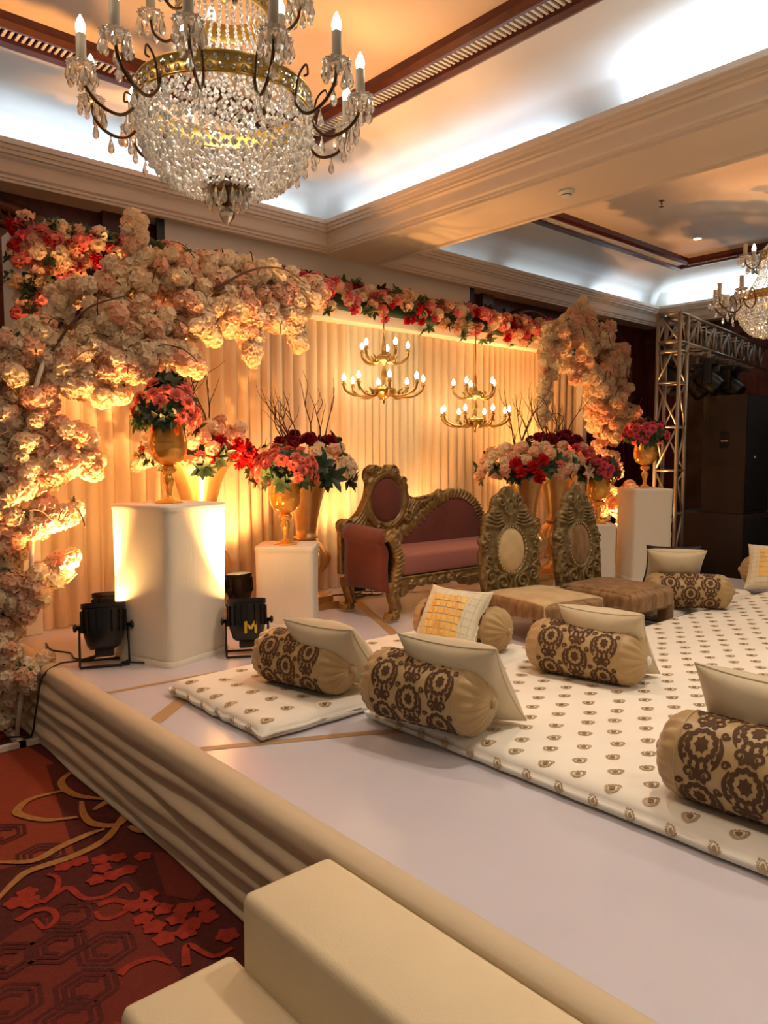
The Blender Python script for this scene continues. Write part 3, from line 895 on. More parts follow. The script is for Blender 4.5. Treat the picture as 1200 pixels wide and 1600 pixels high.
def pedestal(loc, rz, sx, sy, h, label):
    t = thing('pedestal', loc, label, 'pedestal', 'cloth-covered flower pedestals', rz)
    n = 48
    def shell(u, v):
        a_ = 2 * PI * u
        c, s_ = math.cos(a_), math.sin(a_)
        q = (abs(c) ** 14 + abs(s_) ** 14) ** (-1 / 14)
        z = h * v
        wv = 1 + 0.010 * math.sin(a_ * 3 + 1) * (1 - v) - 0.02 * math.sin(PI * v)
        return (sx / 2 * q * c * wv, sy / 2 * q * s_ * wv, z)
    MB().grid(shell, 72, 14, True).build('cloth_cover', m_pedc, t)
    ring = [(sx / 2 * 1.01 * (abs(math.cos(a_)) ** 14 + abs(math.sin(a_)) ** 14) ** (-1 / 14) * math.cos(a_), sy / 2 * 1.01 * (abs(math.cos(a_)) ** 14 + abs(math.sin(a_)) ** 14) ** (-1 / 14) * math.sin(a_)) for a_ in [2 * PI * k / 72 for k in range(72)]]
    m = MB()
    rows = [(1.0, h - 0.03), (1.004, h - 0.008), (0.99, h + 0.002), (0.96, h + 0.006), (0.5, h + 0.006), (0.01, h + 0.006)]
    for f, z in rows:
        m.v += [(x * f, y * f, z) for x, y in ring]
    for i in range(len(rows) - 1):
        m.f += [(i * 72 + j, i * 72 + (j + 1) % 72, (i + 1) * 72 + (j + 1) % 72, (i + 1) * 72 + j) for j in range(72)]
    m.build('top_cover', m_pedc, t)
    m2 = MB()
    rows = [(1.022, 0.0), (1.024, 0.03), (1.004, 0.036)]
    for f, z in rows:
        m2.v += [(x * f, y * f, z) for x, y in ring]
    for i in range(len(rows) - 1):
        m2.f += [(i * 72 + j, i * 72 + (j + 1) % 72, (i + 1) * 72 + (j + 1) % 72, (i + 1) * 72 + j) for j in range(72)]
    m2.build('hem', m_pedc, t)
    return t


PED = [(2.06, 4.30, 18, 0.49, 0.49, 0.93, 'tall cream pedestal beside the blossom tree with bright glow on its edge'),
       (3.09, 4.55, -42, 0.42, 0.38, 0.58, 'short cream pedestal behind the damask bolster, left of the sofa'),
       (6.57, 4.21, -44, 0.31, 0.31, 0.55, 'short cream pedestal right of the brown velvet chair'),
       (6.94, 3.92, -34, 0.41, 0.41, 0.90, 'tall cream pedestal next to the metal truss tower')]
for x, y, a_, sx, sy, h, lb in PED:
    pedestal((x, y, S), math.radians(a_), sx, sy, h, lb)

# ================================================================== MATTRESSES
def paisley(cx, cy, s, ang, flip):
    """flat print of one paisley: scalloped drop outline, inner drop, dots"""
    base, dark = [], []
    ca, sa = math.cos(ang), math.sin(ang)
    def T(x, y):
        x *= flip
        return (cx + s * (x * ca - y * sa), cy + s * (x * sa + y * ca))
    def drop(f, n=18):
        pts = []
        for k in range(n + 1):
            t = 2 * PI * k / n
            r = 0.5 * f * (1 + 0.12 * math.cos(t))
            x = r * math.sin(t) * (1 - 0.35 * (math.cos(t) > 0) * math.cos(t))
            y = -0.62 * f * math.cos(t) * (1 if math.cos(t) < 0 else 0.8)
            y = 0.62 * f * math.cos(t) * (1.15 if math.cos(t) > 0 else 0.78)
            x += 0.22 * f * max(0, y) ** 2 * 2
            pts.append((x, y))
        return pts
    o = drop(1.0)
    for a_, b_ in zip(o[:-1], o[1:]):
        mx, my = (a_[0] + b_[0]) / 2, (a_[1] + b_[1]) / 2
        base += [[T(mx + 0.10 * math.cos(q), my + 0.10 * math.sin(q)) for q in (0, PI / 2, PI, 1.5 * PI)]]
    d2 = drop(0.78)
    base += [[T(*p) for p in q] for q in ribbon2d(d2, 0.09)]
    d3 = drop(0.46)
    cc = (0.03, 0.0)
    dark += [[T(*cc), T(*d3[k]), T(*d3[k + 1])] for k in range(len(d3) - 1)]
    return base, dark


def mattress(name, x0, x1, y0, y1, z1, label, amp, seed, edge=0.0, prints=True, pitch=(0.118, 0.140), py0=None, tilt=0.0):
    cx, cy = (x0 + x1) / 2, (y0 + y1) / 2
    t = thing(name, (cx, cy, S), label, 'mattress', 'floor mattresses with paisley cover')
    hx, hy, h = (x1 - x0) / 2, (y1 - y0) / 2, z1 - S
    r = 0.050
    def ht(x, y):
        return h + amp * (noise1(x * 3.1 + y * 1.3, seed) + noise1(y * 3.7 - x * 1.1, seed + 2)) * 0.5
    def bulge(p):
        return edge * (0.6 * noise1(p * 5.0, seed) + 0.4 * noise1(p * 13, seed + 1))
    nx, ny = max(24, int((x1 - x0) / 0.09)), max(24, int((y1 - y0) / 0.09))
    m = MB()
    # rows: param v across section; build as rounded box: top grid then side skirts
    def surf(x, y):
        # distance to edge rounding
        dx, dy = max(0, abs(x) - (hx - r)), max(0, abs(y) - (hy - r))
        d = min(1, math.hypot(dx, dy) / r)
        return ht(x, y) - r * (1 - math.sqrt(max(0, 1 - d * d)))
    gx = np.concatenate([[-hx, -hx + r * 0.12, -hx + r * 0.4], np.linspace(-hx + r, hx - r, nx), [hx - r * 0.4, hx - r * 0.12, hx]])
    gy = np.concatenate([[-hy, -hy + r * 0.12, -hy + r * 0.4], np.linspace(-hy + r, hy - r, ny), [hy - r * 0.4, hy - r * 0.12, hy]])
    def warp(x, y):
        fx, fy = (abs(x) / hx) ** 6, (abs(y) / hy) ** 6
        return (x + math.copysign(bulge(y), x) * fx, y + math.copysign(bulge(x + 3), y) * fy)
    for y in gy:
        for x in gx:
            X, Y = warp(x, y)
            m.v.append((X, Y, surf(x, y)))
    NX, NY = len(gx), len(gy)
    for j in range(NY - 1):
        for i in range(NX - 1):
            m.f.append((j * NX + i, j * NX + i + 1, (j + 1) * NX + i + 1, (j + 1) * NX + i))
    loop = [i for i in range(NX)] + [j * NX + NX - 1 for j in range(1, NY)] + [(NY - 1) * NX + i for i in range(NX - 2, -1, -1)] + [j * NX for j in range(NY - 2, 0, -1)]
    o = len(m.v)
    K = len(loop)
    for lv, zz, ins in ((0, 0.5, -0.006), (1, 0.15, 0.006), (2, 0.0, 0.03)):
        for q in loop:
            X, Y, Zq = m.v[q]
            L_ = math.hypot(X / hx, Y / hy)
            m.v.append((X * (1 - ins / hx), Y * (1 - ins / hy), max(0.002, h * zz)))
    rings = [loop] + [[o + lv * K + k for k in range(K)] for lv in range(3)]
    for a_, b_ in zip(rings[:-1], rings[1:]):
        for k in range(K):
            m.f.append((a_[(k + 1) % K], a_[k], b_[k], b_[(k + 1) % K]))
    body = m.build('cover', m_mat, t)
    if prints:
        B, D = [], []
        row = 0
        x = -hx + 0.05
        while x < hx - 0.04:
            y = -hy + 0.06 + (0.5 * pitch[1] if row % 2 else 0)
            while y < hy - 0.05:
                if py0 is None or y + cy > py0:
                    b_, d_ = paisley(x + 0.008 * rnd.uniform(-1, 1), y + 0.008 * rnd.uniform(-1, 1), 0.047, -PI / 2 + rnd.uniform(-0.2, 0.2) + tilt, 1)
                    B += b_
                    D += d_
                y += pitch[1]
            x += pitch[0]
            row += 1
        # rows printed on the side that faces the room
        def put(x, y):
            X, Y = warp(max(-hx, min(hx, x)), max(-hy, min(hy, y)))
            return (X, Y, surf(x, y) + 0.0016)
        decal(B, put).build('paisley_print', m_pais, body, smooth=False)['kind'] = 'stuff'
        decal(D, put).build('paisley_print', m_paisd, body, smooth=False)['kind'] = 'stuff'
        SB = []
        y = -hy + 0.1
        while y < hy - 0.05:
            if py0 is None or y + cy > py0:
                b_, d_ = paisley(y, 0.040, 0.036, 0, 1)
                SB += b_ + d_
            y += pitch[1]
        decal(SB, lambda q, z: (warp(-hx, q)[0] + (-0.0085 if z < 0.05 else -0.004), q, min(z, h - 0.022))).build('paisley_print', m_pais, body, smooth=False)['kind'] = 'stuff'
    return t, ht


mattress('floor_mattress', 2.20, 7.42, -2.2, 2.615, MT, 'largest white paisley mattress covering most of the stage', 0.004, 1, 0.008, py0=-0.4)
mattress('floor_mattress', 1.69, 3.62, 2.68, 3.56, MT - 0.005, 'small rumpled paisley mattress below the two cream pedestals and sofa', 0.013, 4, 0.030, pitch=(0.15, 0.14))
mattress('floor_mattress', 5.16, 6.62, 2.70, 3.42, MT - 0.01, 'small paisley mattress behind the brown velvet chair by the truss', 0.005, 9, 0.01)


# ================================================================== BOLSTERS
def damask(L2, C):
    """strokes on the unrolled cylinder: u along the axis in [-L2, L2], v around, 0..C"""
    P = []
    nu, nv = 3, 5
    du, dv = 2 * L2 / nu, C / nv
    for i in range(nu):
        for j in range(nv):
            cu, cv = -L2 + (i + 0.5) * du, (j + 0.5 * (i % 2)) * dv
            a, b = du * 0.30, dv * 0.27
            # medallion: scalloped ring, inner drop, crown of leaves
            ring = [(cu + a * (1 + 0.09 * math.cos(12 * t)) * math.cos(t), cv + b * (1 + 0.09 * math.cos(12 * t)) * math.sin(t)) for t in [2 * PI * k / 48 for k in range(49)]]
            P += ribbon2d(ring, a * 0.34)
            P += blob2d(cu, cv, a * 0.46, 7, 0.22, 0.3, 21, 1, 1.25)
            for k in range(7):
                t = PI / 2 + (k - 3) * 0.42
                P += ribbon2d([(cu + a * 1.22 * math.cos(t), cv + b * 1.22 * math.sin(t)), (cu + a * 1.42 * math.cos(t), cv + b * 1.42 * math.sin(t)), (cu + a * 1.62 * math.cos(t), cv + b * 1.60 * math.sin(t))], 0.004, wf=lambda f: 0.016 * math.sin(PI * (0.15 + 0.75 * f)))
            # palmette with scrolls half way to the next medallion
            pv = cv + 0.5 * dv
            for sg in (-1, 1):
                P += ribbon2d(scroll(cu + sg * a * 0.62, pv + b * 0.05, a * 0.52, 1.35, PI / 2, sg, 0.2, 18), a * 0.34, a * 0.14)
                P += ribbon2d(smoothpath([(cu + sg * a * 1.15, cv - b * 0.7), (cu + sg * a * 1.45, cv + b * 0.1), (cu + sg * a * 1.30, cv + b * 0.95), (cu + sg * a * 0.95, cv + b * 1.5)], 5), a * 0.1, wf=lambda f, a=a: a * 0.34 * math.sin(PI * (0.1 + 0.85 * f)))
                P += ribbon2d(scroll(cu + sg * a * 1.42, cv - b * 0.95, a * 0.30, 1.3, 0, sg, 0.25, 14), a * 0.22, a * 0.10)
            P += ribbon2d([(cu, pv - b * 0.55), (cu, pv), (cu, pv + b * 0.5)], 0.004, wf=lambda f, a=a: a * (0.15 + 0.40 * math.sin(PI * f)))
    return P


def bolster(loc, rz, label, L=0.62, r=0.142, lift=0.0, puff=False, spin=0.0, lean=0.0):
    t = thing('bolster_cushion', (loc[0], loc[1], loc[2]), label, 'bolster', 'damask bolsters', rz)
    zc = r * 0.985
    body_end = L * 0.5 - 0.105
    def rad(x):
        ax = abs(x)
        rr = r * (1 - 0.05 * (ax / (L / 2)) ** 2)
        if ax > body_end:
            f = (ax - body_end) / (L / 2 - body_end)
            rr = r * 0.965 * max(0.0, 1 - f ** 2.3) ** 0.62
        return max(rr, 0.006)
    xsn = np.concatenate([-(L / 2) + (L / 2 - body_end) * (1 - np.cos(np.linspace(0, PI / 2, 11))) , np.linspace(-body_end, body_end, 14)[1:-1], (L / 2) - (L / 2 - body_end) * (1 - np.cos(np.linspace(PI / 2, 0, 11)))])
    n = 72
    def pt(x, a, off=0.0):
        rr = rad(x)
        f = max(0, (abs(x) - body_end) / (L / 2 - body_end))
        rr *= 1 + 0.085 * min(1, f * 1.6) * math.sin(a * 19 + 1.5 * noise1(a * 2, 1)) + 0.012 * noise1(a * 2 + x * 9, 2)
        y, z = (rr + off) * math.cos(a), (rr + off) * math.sin(a)
        z = max(z, -zc + 0.004 + 0.0 * x)
        return (x, y, z + zc)
    m = MB()
    for x in xsn:
        m.v += [pt(x, 2 * PI * k / n) for k in range(n)]
    for i in range(len(xsn) - 1):
        m.f += [(i * n + k, i * n + (k + 1) % n, (i + 1) * n + (k + 1) % n, (i + 1) * n + k) for k in range(n)]
    m.f.append(tuple(range(n)))
    m.f.append(tuple((len(xsn) - 1) * n + k for k in range(n)))
    b = m.build('bolster_cover', m_bolst, t)
    for sg in (-1, 1):
        MB().lathe([(0.004, -0.012), (0.020, -0.008), (0.024, 0.0), (0.018, 0.008), (0.004, 0.011)], 14, rib=7).build('gathered_knot', m_white if (puff and sg > 0) else m_bolst, t, loc=(sg * (L / 2 + 0.003), 0, zc), rot=(0, PI / 2, 0))
    for sg in (-1, 1):
        MB().tube([pt(sg * body_end * 0.99, 2 * PI * k / 48, 0.0005) for k in range(49)], 0.0035, 6, cap=False).build('seam_piping', m_bolst, t)
    C = 2 * PI * r
    pol = damask(body_end * 0.97, C)
    decal(pol, lambda u, v: pt(u, v / r + spin, 0.0022)).build('damask_pattern', m_flock, b, smooth=True)['kind'] = 'stuff'
    return t


def axis(dx, dy):
    return math.atan2(dy, dx)


bolster((2.13, 3.00, MT), axis(0.13, -0.56), 'damask bolster on the small rumpled mattress in front of the short pedestal', 0.60, 0.135)
bolster((2.21, 2.22, MT), axis(0.12, -0.51), 'damask bolster at the near corner of the large mattress edge', 0.62, 0.15)
bolster((3.30, 3.03, MT), axis(0.10, -0.70), 'damask bolster behind the gold-checked cushion below the sofa', 0.66, 0.135)
bolster((3.30, 2.17, MT), axis(0.10, -0.51), 'damask bolster with white knotted end in front of the low carved chairs', 0.64, 0.14, puff=True)
bolster((2.40, 0.93, MT), axis(0.02, -0.5), 'largest-looking damask bolster nearest the viewer at the mattress edge', 0.66, 0.145)
bolster((5.44, 2.70, MT), axis(0.40, -0.55), 'damask bolster on the mattress beside the dark-edged cushion near the truss', 0.64, 0.13)
bolster((6.90, 2.62, MT), axis(0.15, -0.6), 'damask bolster half hidden behind the far gold-checked cushion', 0.60, 0.13)


# ================================================================== CUSHIONS
def cushion(loc, rz, tilt, label, size=0.42, plaid=False, fold=0.0, thick=0.098, group=None, roll=0.0, m=None):
    t = thing('throw_cushion', loc, label, 'cushion', 'loose square cushions', rz)
    t.rotation_euler = Matrix.Rotation(rz, 3, 'Z').to_quaternion().to_matrix().to_euler()
    R_ = Matrix.Rotation(rz, 4, 'Z') @ Matrix.Rotation(tilt, 4, 'X') @ Matrix.Rotation(roll, 4, 'Y')
    t.rotation_euler = R_.to_euler()
    hs = size / 2
    def pt(x, z, side, off=0.0):
        u, v = x / hs, z / hs
        e = max(0, (1 - u * u)) ** 0.40 * max(0, (1 - v * v)) ** 0.40
        pinch = 1 - 0.10 * (1 - u * u) * (abs(v) ** 2) 
        pinchx = 1 - 0.10 * (1 - v * v) * (abs(u) ** 2)
        y = side * (thick * e * (1 + 0.06 * noise1(u * 5 + v * 3, 2)) + 0.0015 + off)
        y += fold * (u * u - 0.3)
        return (x * pinchx, y, z * pinch + hs)
    g = np.sin(np.linspace(-PI / 2, PI / 2, 25)) * hs
    b = MB()
    for side in (-1, 1):
        o = len(b.v)
        b.v += [pt(x, z, side) for z in g for x in g]
        for j in range(24):
            for i in range(24):
                q = (o + j * 25 + i, o + j * 25 + i + 1, o + (j + 1) * 25 + i + 1, o + (j + 1) * 25 + i)
                b.f.append(q if side < 0 else q[::-1])
    body = b.build('cushion_cover', m or (m_cushp if plaid else m_cush), t)
    edge = [(x, -hs) for x in g] + [(hs, z) for z in g[1:]] + [(x, hs) for x in g[::-1][1:]] + [(-hs, z) for z in g[::-1][1:]]
    MB().tube([(pt(x, z, 0)) for x, z in edge], 0.0045, 6, cap=False).build('seam_piping', m or (m_cushp if plaid else m_cush), t)
    if plaid:
        lines = []
        for k in range(-4, 5):
            p = k * size * 0.108
            lines += ribbon2d([(p, q) for q in np.linspace(-hs * 0.95, hs * 0.95, 22)], 0.0022)
            lines += ribbon2d([(q, p) for q in np.linspace(-hs * 0.95, hs * 0.95, 22)], 0.0022)
        decal(lines, lambda x, z: pt(x, z, -1, 0.0012)).build('plaid_line', m_plaid, body)['kind'] = 'stuff'
        for i in range(6):
            for j in range(6):
                x0, z0 = -hs * 0.56 + i * hs * 0.19, -hs * 0.62 + j * hs * 0.21
                ww, hh = hs * 0.165, hs * 0.18
                polys = [[(x0 + a_ * ww / 2, z0 + b_ * hh / 2), (x0 + (a_ + 1) * ww / 2, z0 + b_ * hh / 2), (x0 + (a_ + 1) * ww / 2, z0 + (b_ + 1) * hh / 2), (x0 + a_ * ww / 2, z0 + (b_ + 1) * hh / 2)] for a_ in (0, 1) for b_ in (0, 1)]
                decal(polys, lambda x, z: pt(x, z, -1, 0.0030)).build('gold_patch', m_gsq, body)
    return t


rad_ = math.radians
cushion((2.36, 2.90, MT + 0.03), axis(0.13, -0.56), rad_(42), 'cream satin cushion leaning behind the bolster on the small mattress', 0.42)
cushion((2.46, 2.16, MT + 0.02), axis(0.12, -0.51), rad_(38), 'cream satin cushion tucked behind the bolster at the near mattress corner', 0.46)
cushion((3.06, 2.98, MT + 0.0), axis(0.10, -0.62), rad_(-34), 'gold-checked plaid cushion propped on the bolster below the sofa', 0.42, plaid=True)
cushion((3.54, 2.13, MT + 0.02), axis(0.10, -0.51), rad_(38), 'cream satin cushion between the bolster and the low carved chairs', 0.44)
cushion((2.66, 0.96, MT + 0.02), axis(0.02, -0.5), rad_(26), 'cream satin cushion behind the bolster nearest the viewer', 0.46)
cushion((5.60, 2.92, MT + 0.10), axis(0.40, -0.55), rad_(38), 'cream cushion lying on the bolster near the truss tower', 0.42)
cushion((5.74, 3.02, MT + 0.09), axis(0.40, -0.50), rad_(30), 'black cushion peeking out behind the cream one near the truss', 0.40, thick=0.06, m=m_black)
cushion((6.66, 2.55, MT + 0.0), axis(0.2, -0.62), rad_(-40), 'gold-checked plaid cushion on the far corner of the large mattress', 0.46, plaid=True)

# ================================================================== FLOWER MESHES
def petal(m, M, L, W, curl, cup, rows=3, tip=0.0, ruff=0.0, rg=rnd):
    vs = []
    for j in range(rows + 1):
        t = j / rows
        wd = W * (math.sin(PI * min(0.98, 0.12 + 0.70 * t)) if not tip else math.sin(PI * (0.08 + 0.9 * t)) ** 0.8)
        for s in (-1, 0, 1):
            vs.append(M @ Vector((s * wd, t * L, curl * t * t * L + cup * abs(s) * wd + ruff * rg.uniform(-1, 1) * t)))
    fs = [(3 * j + i, 3 * j + i + 1, 3 * j + i + 4, 3 * j + i + 3) for j in range(rows) for i in (0, 1)]
    m.add(vs, fs)


def frame_to(n, spin=0.0):
    n = Vector(n).normalized()
    return n.to_track_quat('Z', 'Y').to_matrix().to_4x4() @ Matrix.Rotation(spin, 4, 'Z')


def fib(n, zmin=-1.0):
    out = []
    for k in range(n):
        z = 1 - (1 - zmin) * (k + 0.5) / n
        a = k * 2.399963
        r = math.sqrt(max(0, 1 - z * z))
        out.append(Vector((r * math.cos(a), r * math.sin(a), z)))
    return out


def pompom(nf, R, L, W, seed):
    """round head of many small five-petalled florets"""
    rg = random.Random(seed)
    m = MB()
    for d in fib(nf, -0.9):
        M = Matrix.Translation(d * R * rg.uniform(0.55, 0.8)) @ frame_to(d + Vector((rg.uniform(-.3, .3), rg.uniform(-.3, .3), rg.uniform(-.3, .3))), rg.uniform(0, 6))
        for k in range(5):
            petal(m, M @ Matrix.Rotation(2 * PI * k / 5, 4, 'Z') @ Matrix.Rotation(rg.uniform(0.3, 0.8), 4, 'X'), L * rg.uniform(0.85, 1.15), W, -0.25, 0.15, 2, ruff=0.004, rg=rg)
    return m


def rosehead(R, seed):
    rg = random.Random(seed)
    m = MB()
    for ring, (n, ti, l) in enumerate(((3, 1.45, 0.62), (4, 1.25, 0.72), (5, 1.0, 0.82), (6, 0.72, 0.92), (7, 0.42, 1.0))):
        for k in range(n):
            M = Matrix.Translation((0, 0, -R * 0.25 + 0.02 * R * ring)) @ Matrix.Rotation(2 * PI * k / n + ring * 0.7, 4, 'Z') @ Matrix.Rotation(ti, 4, 'X')
            petal(m, M, R * l, R * 0.42, -0.12 - 0.08 * ring, 0.35 - 0.06 * ring, 3, ruff=R * 0.06, rg=rg)
    return m


def carnation(R, seed):
    rg = random.Random(seed)
    m = MB()
    for d in fib(30, -0.15):
        M = frame_to(d, rg.uniform(0, 6)) @ Matrix.Rotation(PI / 2 - 0.25, 4, 'X')
        petal(m, M, R * rg.uniform(0.85, 1.05), R * 0.30, 0.1, 0.2, 3, ruff=R * 0.09, rg=rg)
    return m


def sprig(n, L, W, seed, spread=1.0):
    rg = random.Random(seed)
    m = MB()
    for k in range(n):
        M = Matrix.Rotation(2 * PI * k / n + rg.uniform(-.3, .3), 4, 'Z') @ Matrix.Rotation(rg.uniform(0.3, 1.0) * spread, 4, 'X')
        petal(m, M, L * rg.uniform(0.7, 1.1), W, -0.3, 0.25, 4, tip=1)
    return m


def lily(R):
    m = MB()
    for k in range(6):
        petal(m, Matrix.Rotation(2 * PI * k / 6, 4, 'Z') @ Matrix.Rotation(0.7, 4, 'X'), R, R * 0.24, -0.5, 0.3, 5, tip=1)
    return m


FM = {}


def fmesh(kind, m, v=0):
    key = (kind, m.name, v)
    if key not in FM:
        if kind == 'pompom':
            b = pompom(32, 0.062, 0.022, 0.0130, 11 + v)
        elif kind == 'hydrangea':
            b = pompom(22, 0.060, 0.024, 0.014, 31 + v)
        elif kind == 'rose':
            b = rosehead(0.042, 51 + v)
        elif kind == 'carnation':
            b = carnation(0.048, 71 + v)
        elif kind == 'sprig':
            b = sprig(6, 0.085, 0.020, 91 + v)
        elif kind == 'lily':
            b = lily(0.10)
        else:
            b = sprig(5, 0.16, 0.045, 97 + v, 1.1)
        FM[key] = b.mesh(kind, m)
    return FM[key]


NAMES = {'pompom': 'blossom_cluster', 'hydrangea': 'hydrangea_head', 'rose': 'rose', 'carnation': 'carnation', 'sprig': 'leaf_sprig', 'lily': 'lily', 'bigleaf': 'broad_leaf'}


def flower(parent, kind, m, pos, nrm, s=1.0, rg=rnd, name=None):
    R_ = frame_to(nrm, rg.uniform(0, 6)).to_euler()
    return link(name or NAMES[kind], fmesh(kind, m, rg.randrange(3)), parent, pos, R_, s)


# ================================================================== URNS WITH ARRANGEMENTS
UP = [(0.0, 0.0), (0.17, 0.0), (0.17, 0.05), (0.15, 0.06), (0.15, 0.08), (0.12, 0.10), (0.085, 0.13), (0.06, 0.17), (0.055, 0.21), (0.075, 0.235), (0.08, 0.25)]
BALL = [(0.08 + 0.115 * math.sin(PI * k / 12) ** 0.9 if 0 < k < 12 else 0.08, 0.25 + 0.30 * k / 12, 0.035 * math.sin(PI * k / 12)) for k in range(13)]
TRUMP = [(0.085, 0.55), (0.10, 0.565), (0.10, 0.58), (0.082, 0.59), (0.086, 0.64), (0.098, 0.72), (0.118, 0.82), (0.145, 0.92), (0.185, 1.01), (0.225, 1.055), (0.262, 1.075), (0.266, 1.09), (0.255, 1.092), (0.20, 1.06), (0.05, 1.03)]
urn_foot = MB().lathe(UP[5:] + [], 28)
urn_foot.box((-0.19, -0.19, 0.0), (0.19, 0.19, 0.055)).box((-0.155, -0.155, 0.055), (0.155, 0.155, 0.10))
urn_foot = urn_foot.mesh('foot', m_urn, False)
urn_ball = MB().lathe(BALL, 120, rib=20).mesh('ribbed_ball', m_urn)
urn_trump = MB().lathe(TRUMP, 40).mesh('trumpet_bowl', m_urn)


def branchy(m, base, dirv, L, rg, depth=0, r=0.008):
    p = Vector(base)
    d = Vector(dirv).normalized()
    pts, rs = [p.copy()], [r]
    n = 9
    for k in range(n):
        d = (d + Vector((rg.uniform(-.28, .28), rg.uniform(-.28, .28), rg.uniform(-.05, .16)))).normalized()
        p = p + d * L / n
        pts.append(p.copy())
        rs.append(r * (1 - 0.75 * (k + 1) / n))
        if depth < 1 and k in (3, 5) and rg.random() < 0.9:
            branchy(m, p, d + Vector((rg.uniform(-.7, .7), rg.uniform(-.7, .7), 0.2)), L * 0.45, rg, depth + 1, r * 0.55)
    m.tube(pts, rs, 5)


def urn_set(loc, sc_, lab_urn, lab_fl, seed, sides, nbr=7, brh=0.55, dome=(0.40, 0.40, 0.30), lean=(0, 0), hz=1.09):
    t = thing('trumpet_urn', loc, lab_urn, 'urn', 'gold trumpet urns')
    t.scale = (sc_, sc_, sc_)
    for nm, me in (('foot', urn_foot), ('ribbed_ball', urn_ball), ('trumpet_bowl', urn_trump)):
        link(nm, me, t)
    rg = random.Random(seed)
    f = thing('flower_arrangement', (loc[0], loc[1], loc[2] + (hz - 0.03) * sc_), lab_fl, 'flowers', 'large urn arrangements')
    rx, ry, rz = dome
    core = MB().grid(lambda u, v: (0.7 * rx * math.cos(2 * PI * u) * math.cos(PI / 2 * (v * 1.2 - 0.2)), 0.7 * ry * math.sin(2 * PI * u) * math.cos(PI / 2 * (v * 1.2 - 0.2)), 0.02 + 0.7 * rz * math.sin(PI / 2 * max(-0.1, v * 1.2 - 0.2))), 20, 8, True)
    core.build('foam_core', m_leafd, f)
    for i, d in enumerate(fib(78, -0.22)):
        k = rg.uniform(0.86, 1.12)
        p = Vector((d.x * rx * k + lean[0] * d.z, d.y * ry * k + lean[1] * d.z, 0.03 + d.z * rz * k))
        kind, mm, s = sides(d, rg)
        nrm = d + Vector((0, 0, 0.15))
        flower(f, kind, mm, p, nrm, s, rg)
    for i in range(18):
        a = rg.uniform(0, 2 * PI)
        p = Vector((math.cos(a) * rx * 0.98, math.sin(a) * ry * 0.98, rg.uniform(-0.06, 0.06)))
        flower(f, 'sprig', m_leafd if i % 3 else m_leaf, p, (math.cos(a), math.sin(a), rg.uniform(-0.6, 0.3)), rg.uniform(0.8, 1.2), rg)
    for i in range(nbr):
        a = rg.uniform(0, 2 * PI)
        b = MB()
        branchy(b, (0.08 * math.cos(a), 0.08 * math.sin(a), rz * 0.5), (0.28 * math.cos(a), 0.28 * math.sin(a), 1), brh * rg.uniform(0.8, 1.15), rg)
        b.build('willow_branch', m_branch, f)
    return t, f


def mixA(d, rg):          # white / blush with a red patch towards the viewer's right
    q = d.x * 0.75 - d.y * 0.66
    if q > 0.50 and d.z < 0.50:
        return 'carnation', m_pr, 1.2
    r = rg.random()
    if r < 0.42:
        return 'hydrangea', m_pw, 0.95
    if r < 0.72:
        return 'hydrangea', m_pb, 0.95
    if r < 0.86:
        return 'carnation', m_pp, 0.9
    return 'rose', m_pb, 1.1


def mixB(d, rg):          # coral left, white right, dark red heart on top
    q = d.x * 0.75 - d.y * 0.66
    if d.z > 0.80:
        return 'carnation', m_pd, 1.25
    r = rg.random()
    if q > 0.25:
        return ('hydrangea', m_pw, 0.95) if r < 0.6 else (('sprig', m_leafd, 1.5) if r < 0.85 else ('hydrangea', m_pb, 0.95))
    if r < 0.45:
        return 'rose', m_pc, 1.05
    if r < 0.6:
        return 'lily', m_pb, 0.9
    if r < 0.8:
        return 'sprig', m_leaf, 1.2
    return 'hydrangea', m_pw, 0.9


def mixC(d, rg):          # blush all over with a red cluster in front
    front = d.x * -0.66 + d.y * -0.75
    side = d.x * 0.75 - d.y * 0.66
    if front > 0.35 and abs(side - 0.02) < 0.42 and d.z < 0.42:
        return 'carnation', m_pr, 1.35
    r = rg.random()
    if r < 0.40:
        return 'hydrangea', m_pb, 0.95
    if r < 0.78:
        return 'hydrangea', m_pw, 0.95
    if r < 0.88:
        return 'carnation', m_pp, 0.8
    return 'sprig', m_leaf, 1.2


def mixD(d, rg):
    r = rg.random()
    if d.z > 0.7:
        return 'carnation', m_pd, 1.25
    if r < 0.35:
        return 'carnation', m_pp, 1.1
    if r < 0.62:
        return 'hydrangea', m_pb, 0.95
    if r < 0.78:
        return 'carnation', m_pk, 1.1
    if r < 0.88:
        return 'lily', m_pb, 0.9
    return 'hydrangea', m_pw, 0.9


urn_set((2.60, 4.95, S), 1.12, 'gold trumpet urn partly behind the tall pedestal near the blossom tree', 'white and red flowers with bare branches in the urn behind the tall pedestal', 3, mixA, 8, 0.62, (0.40, 0.38, 0.26))
urn_set((3.54, 4.95, S), 1.0, 'gold trumpet urn behind the short pedestal left of the sofa', 'white and dark red flowers with curly willow left of the sofa', 5, mixB, 9, 0.60, (0.40, 0.36, 0.27))
urn_set((5.74, 4.45, S), 1.0, 'gold trumpet urn right behind the low carved chair with tan seat', 'blush flowers with red carnation cluster above the tan-seated chair', 8, mixC, 6, 0.62, (0.45, 0.42, 0.25))
urn_set((6.34, 4.55, S), 1.02, 'gold trumpet urn showing its ribbed ball between the two low chairs', 'pink and dark red flowers with branches beside the pink blossom tree', 12, mixD, 9, 0.62, (0.40, 0.36, 0.32))

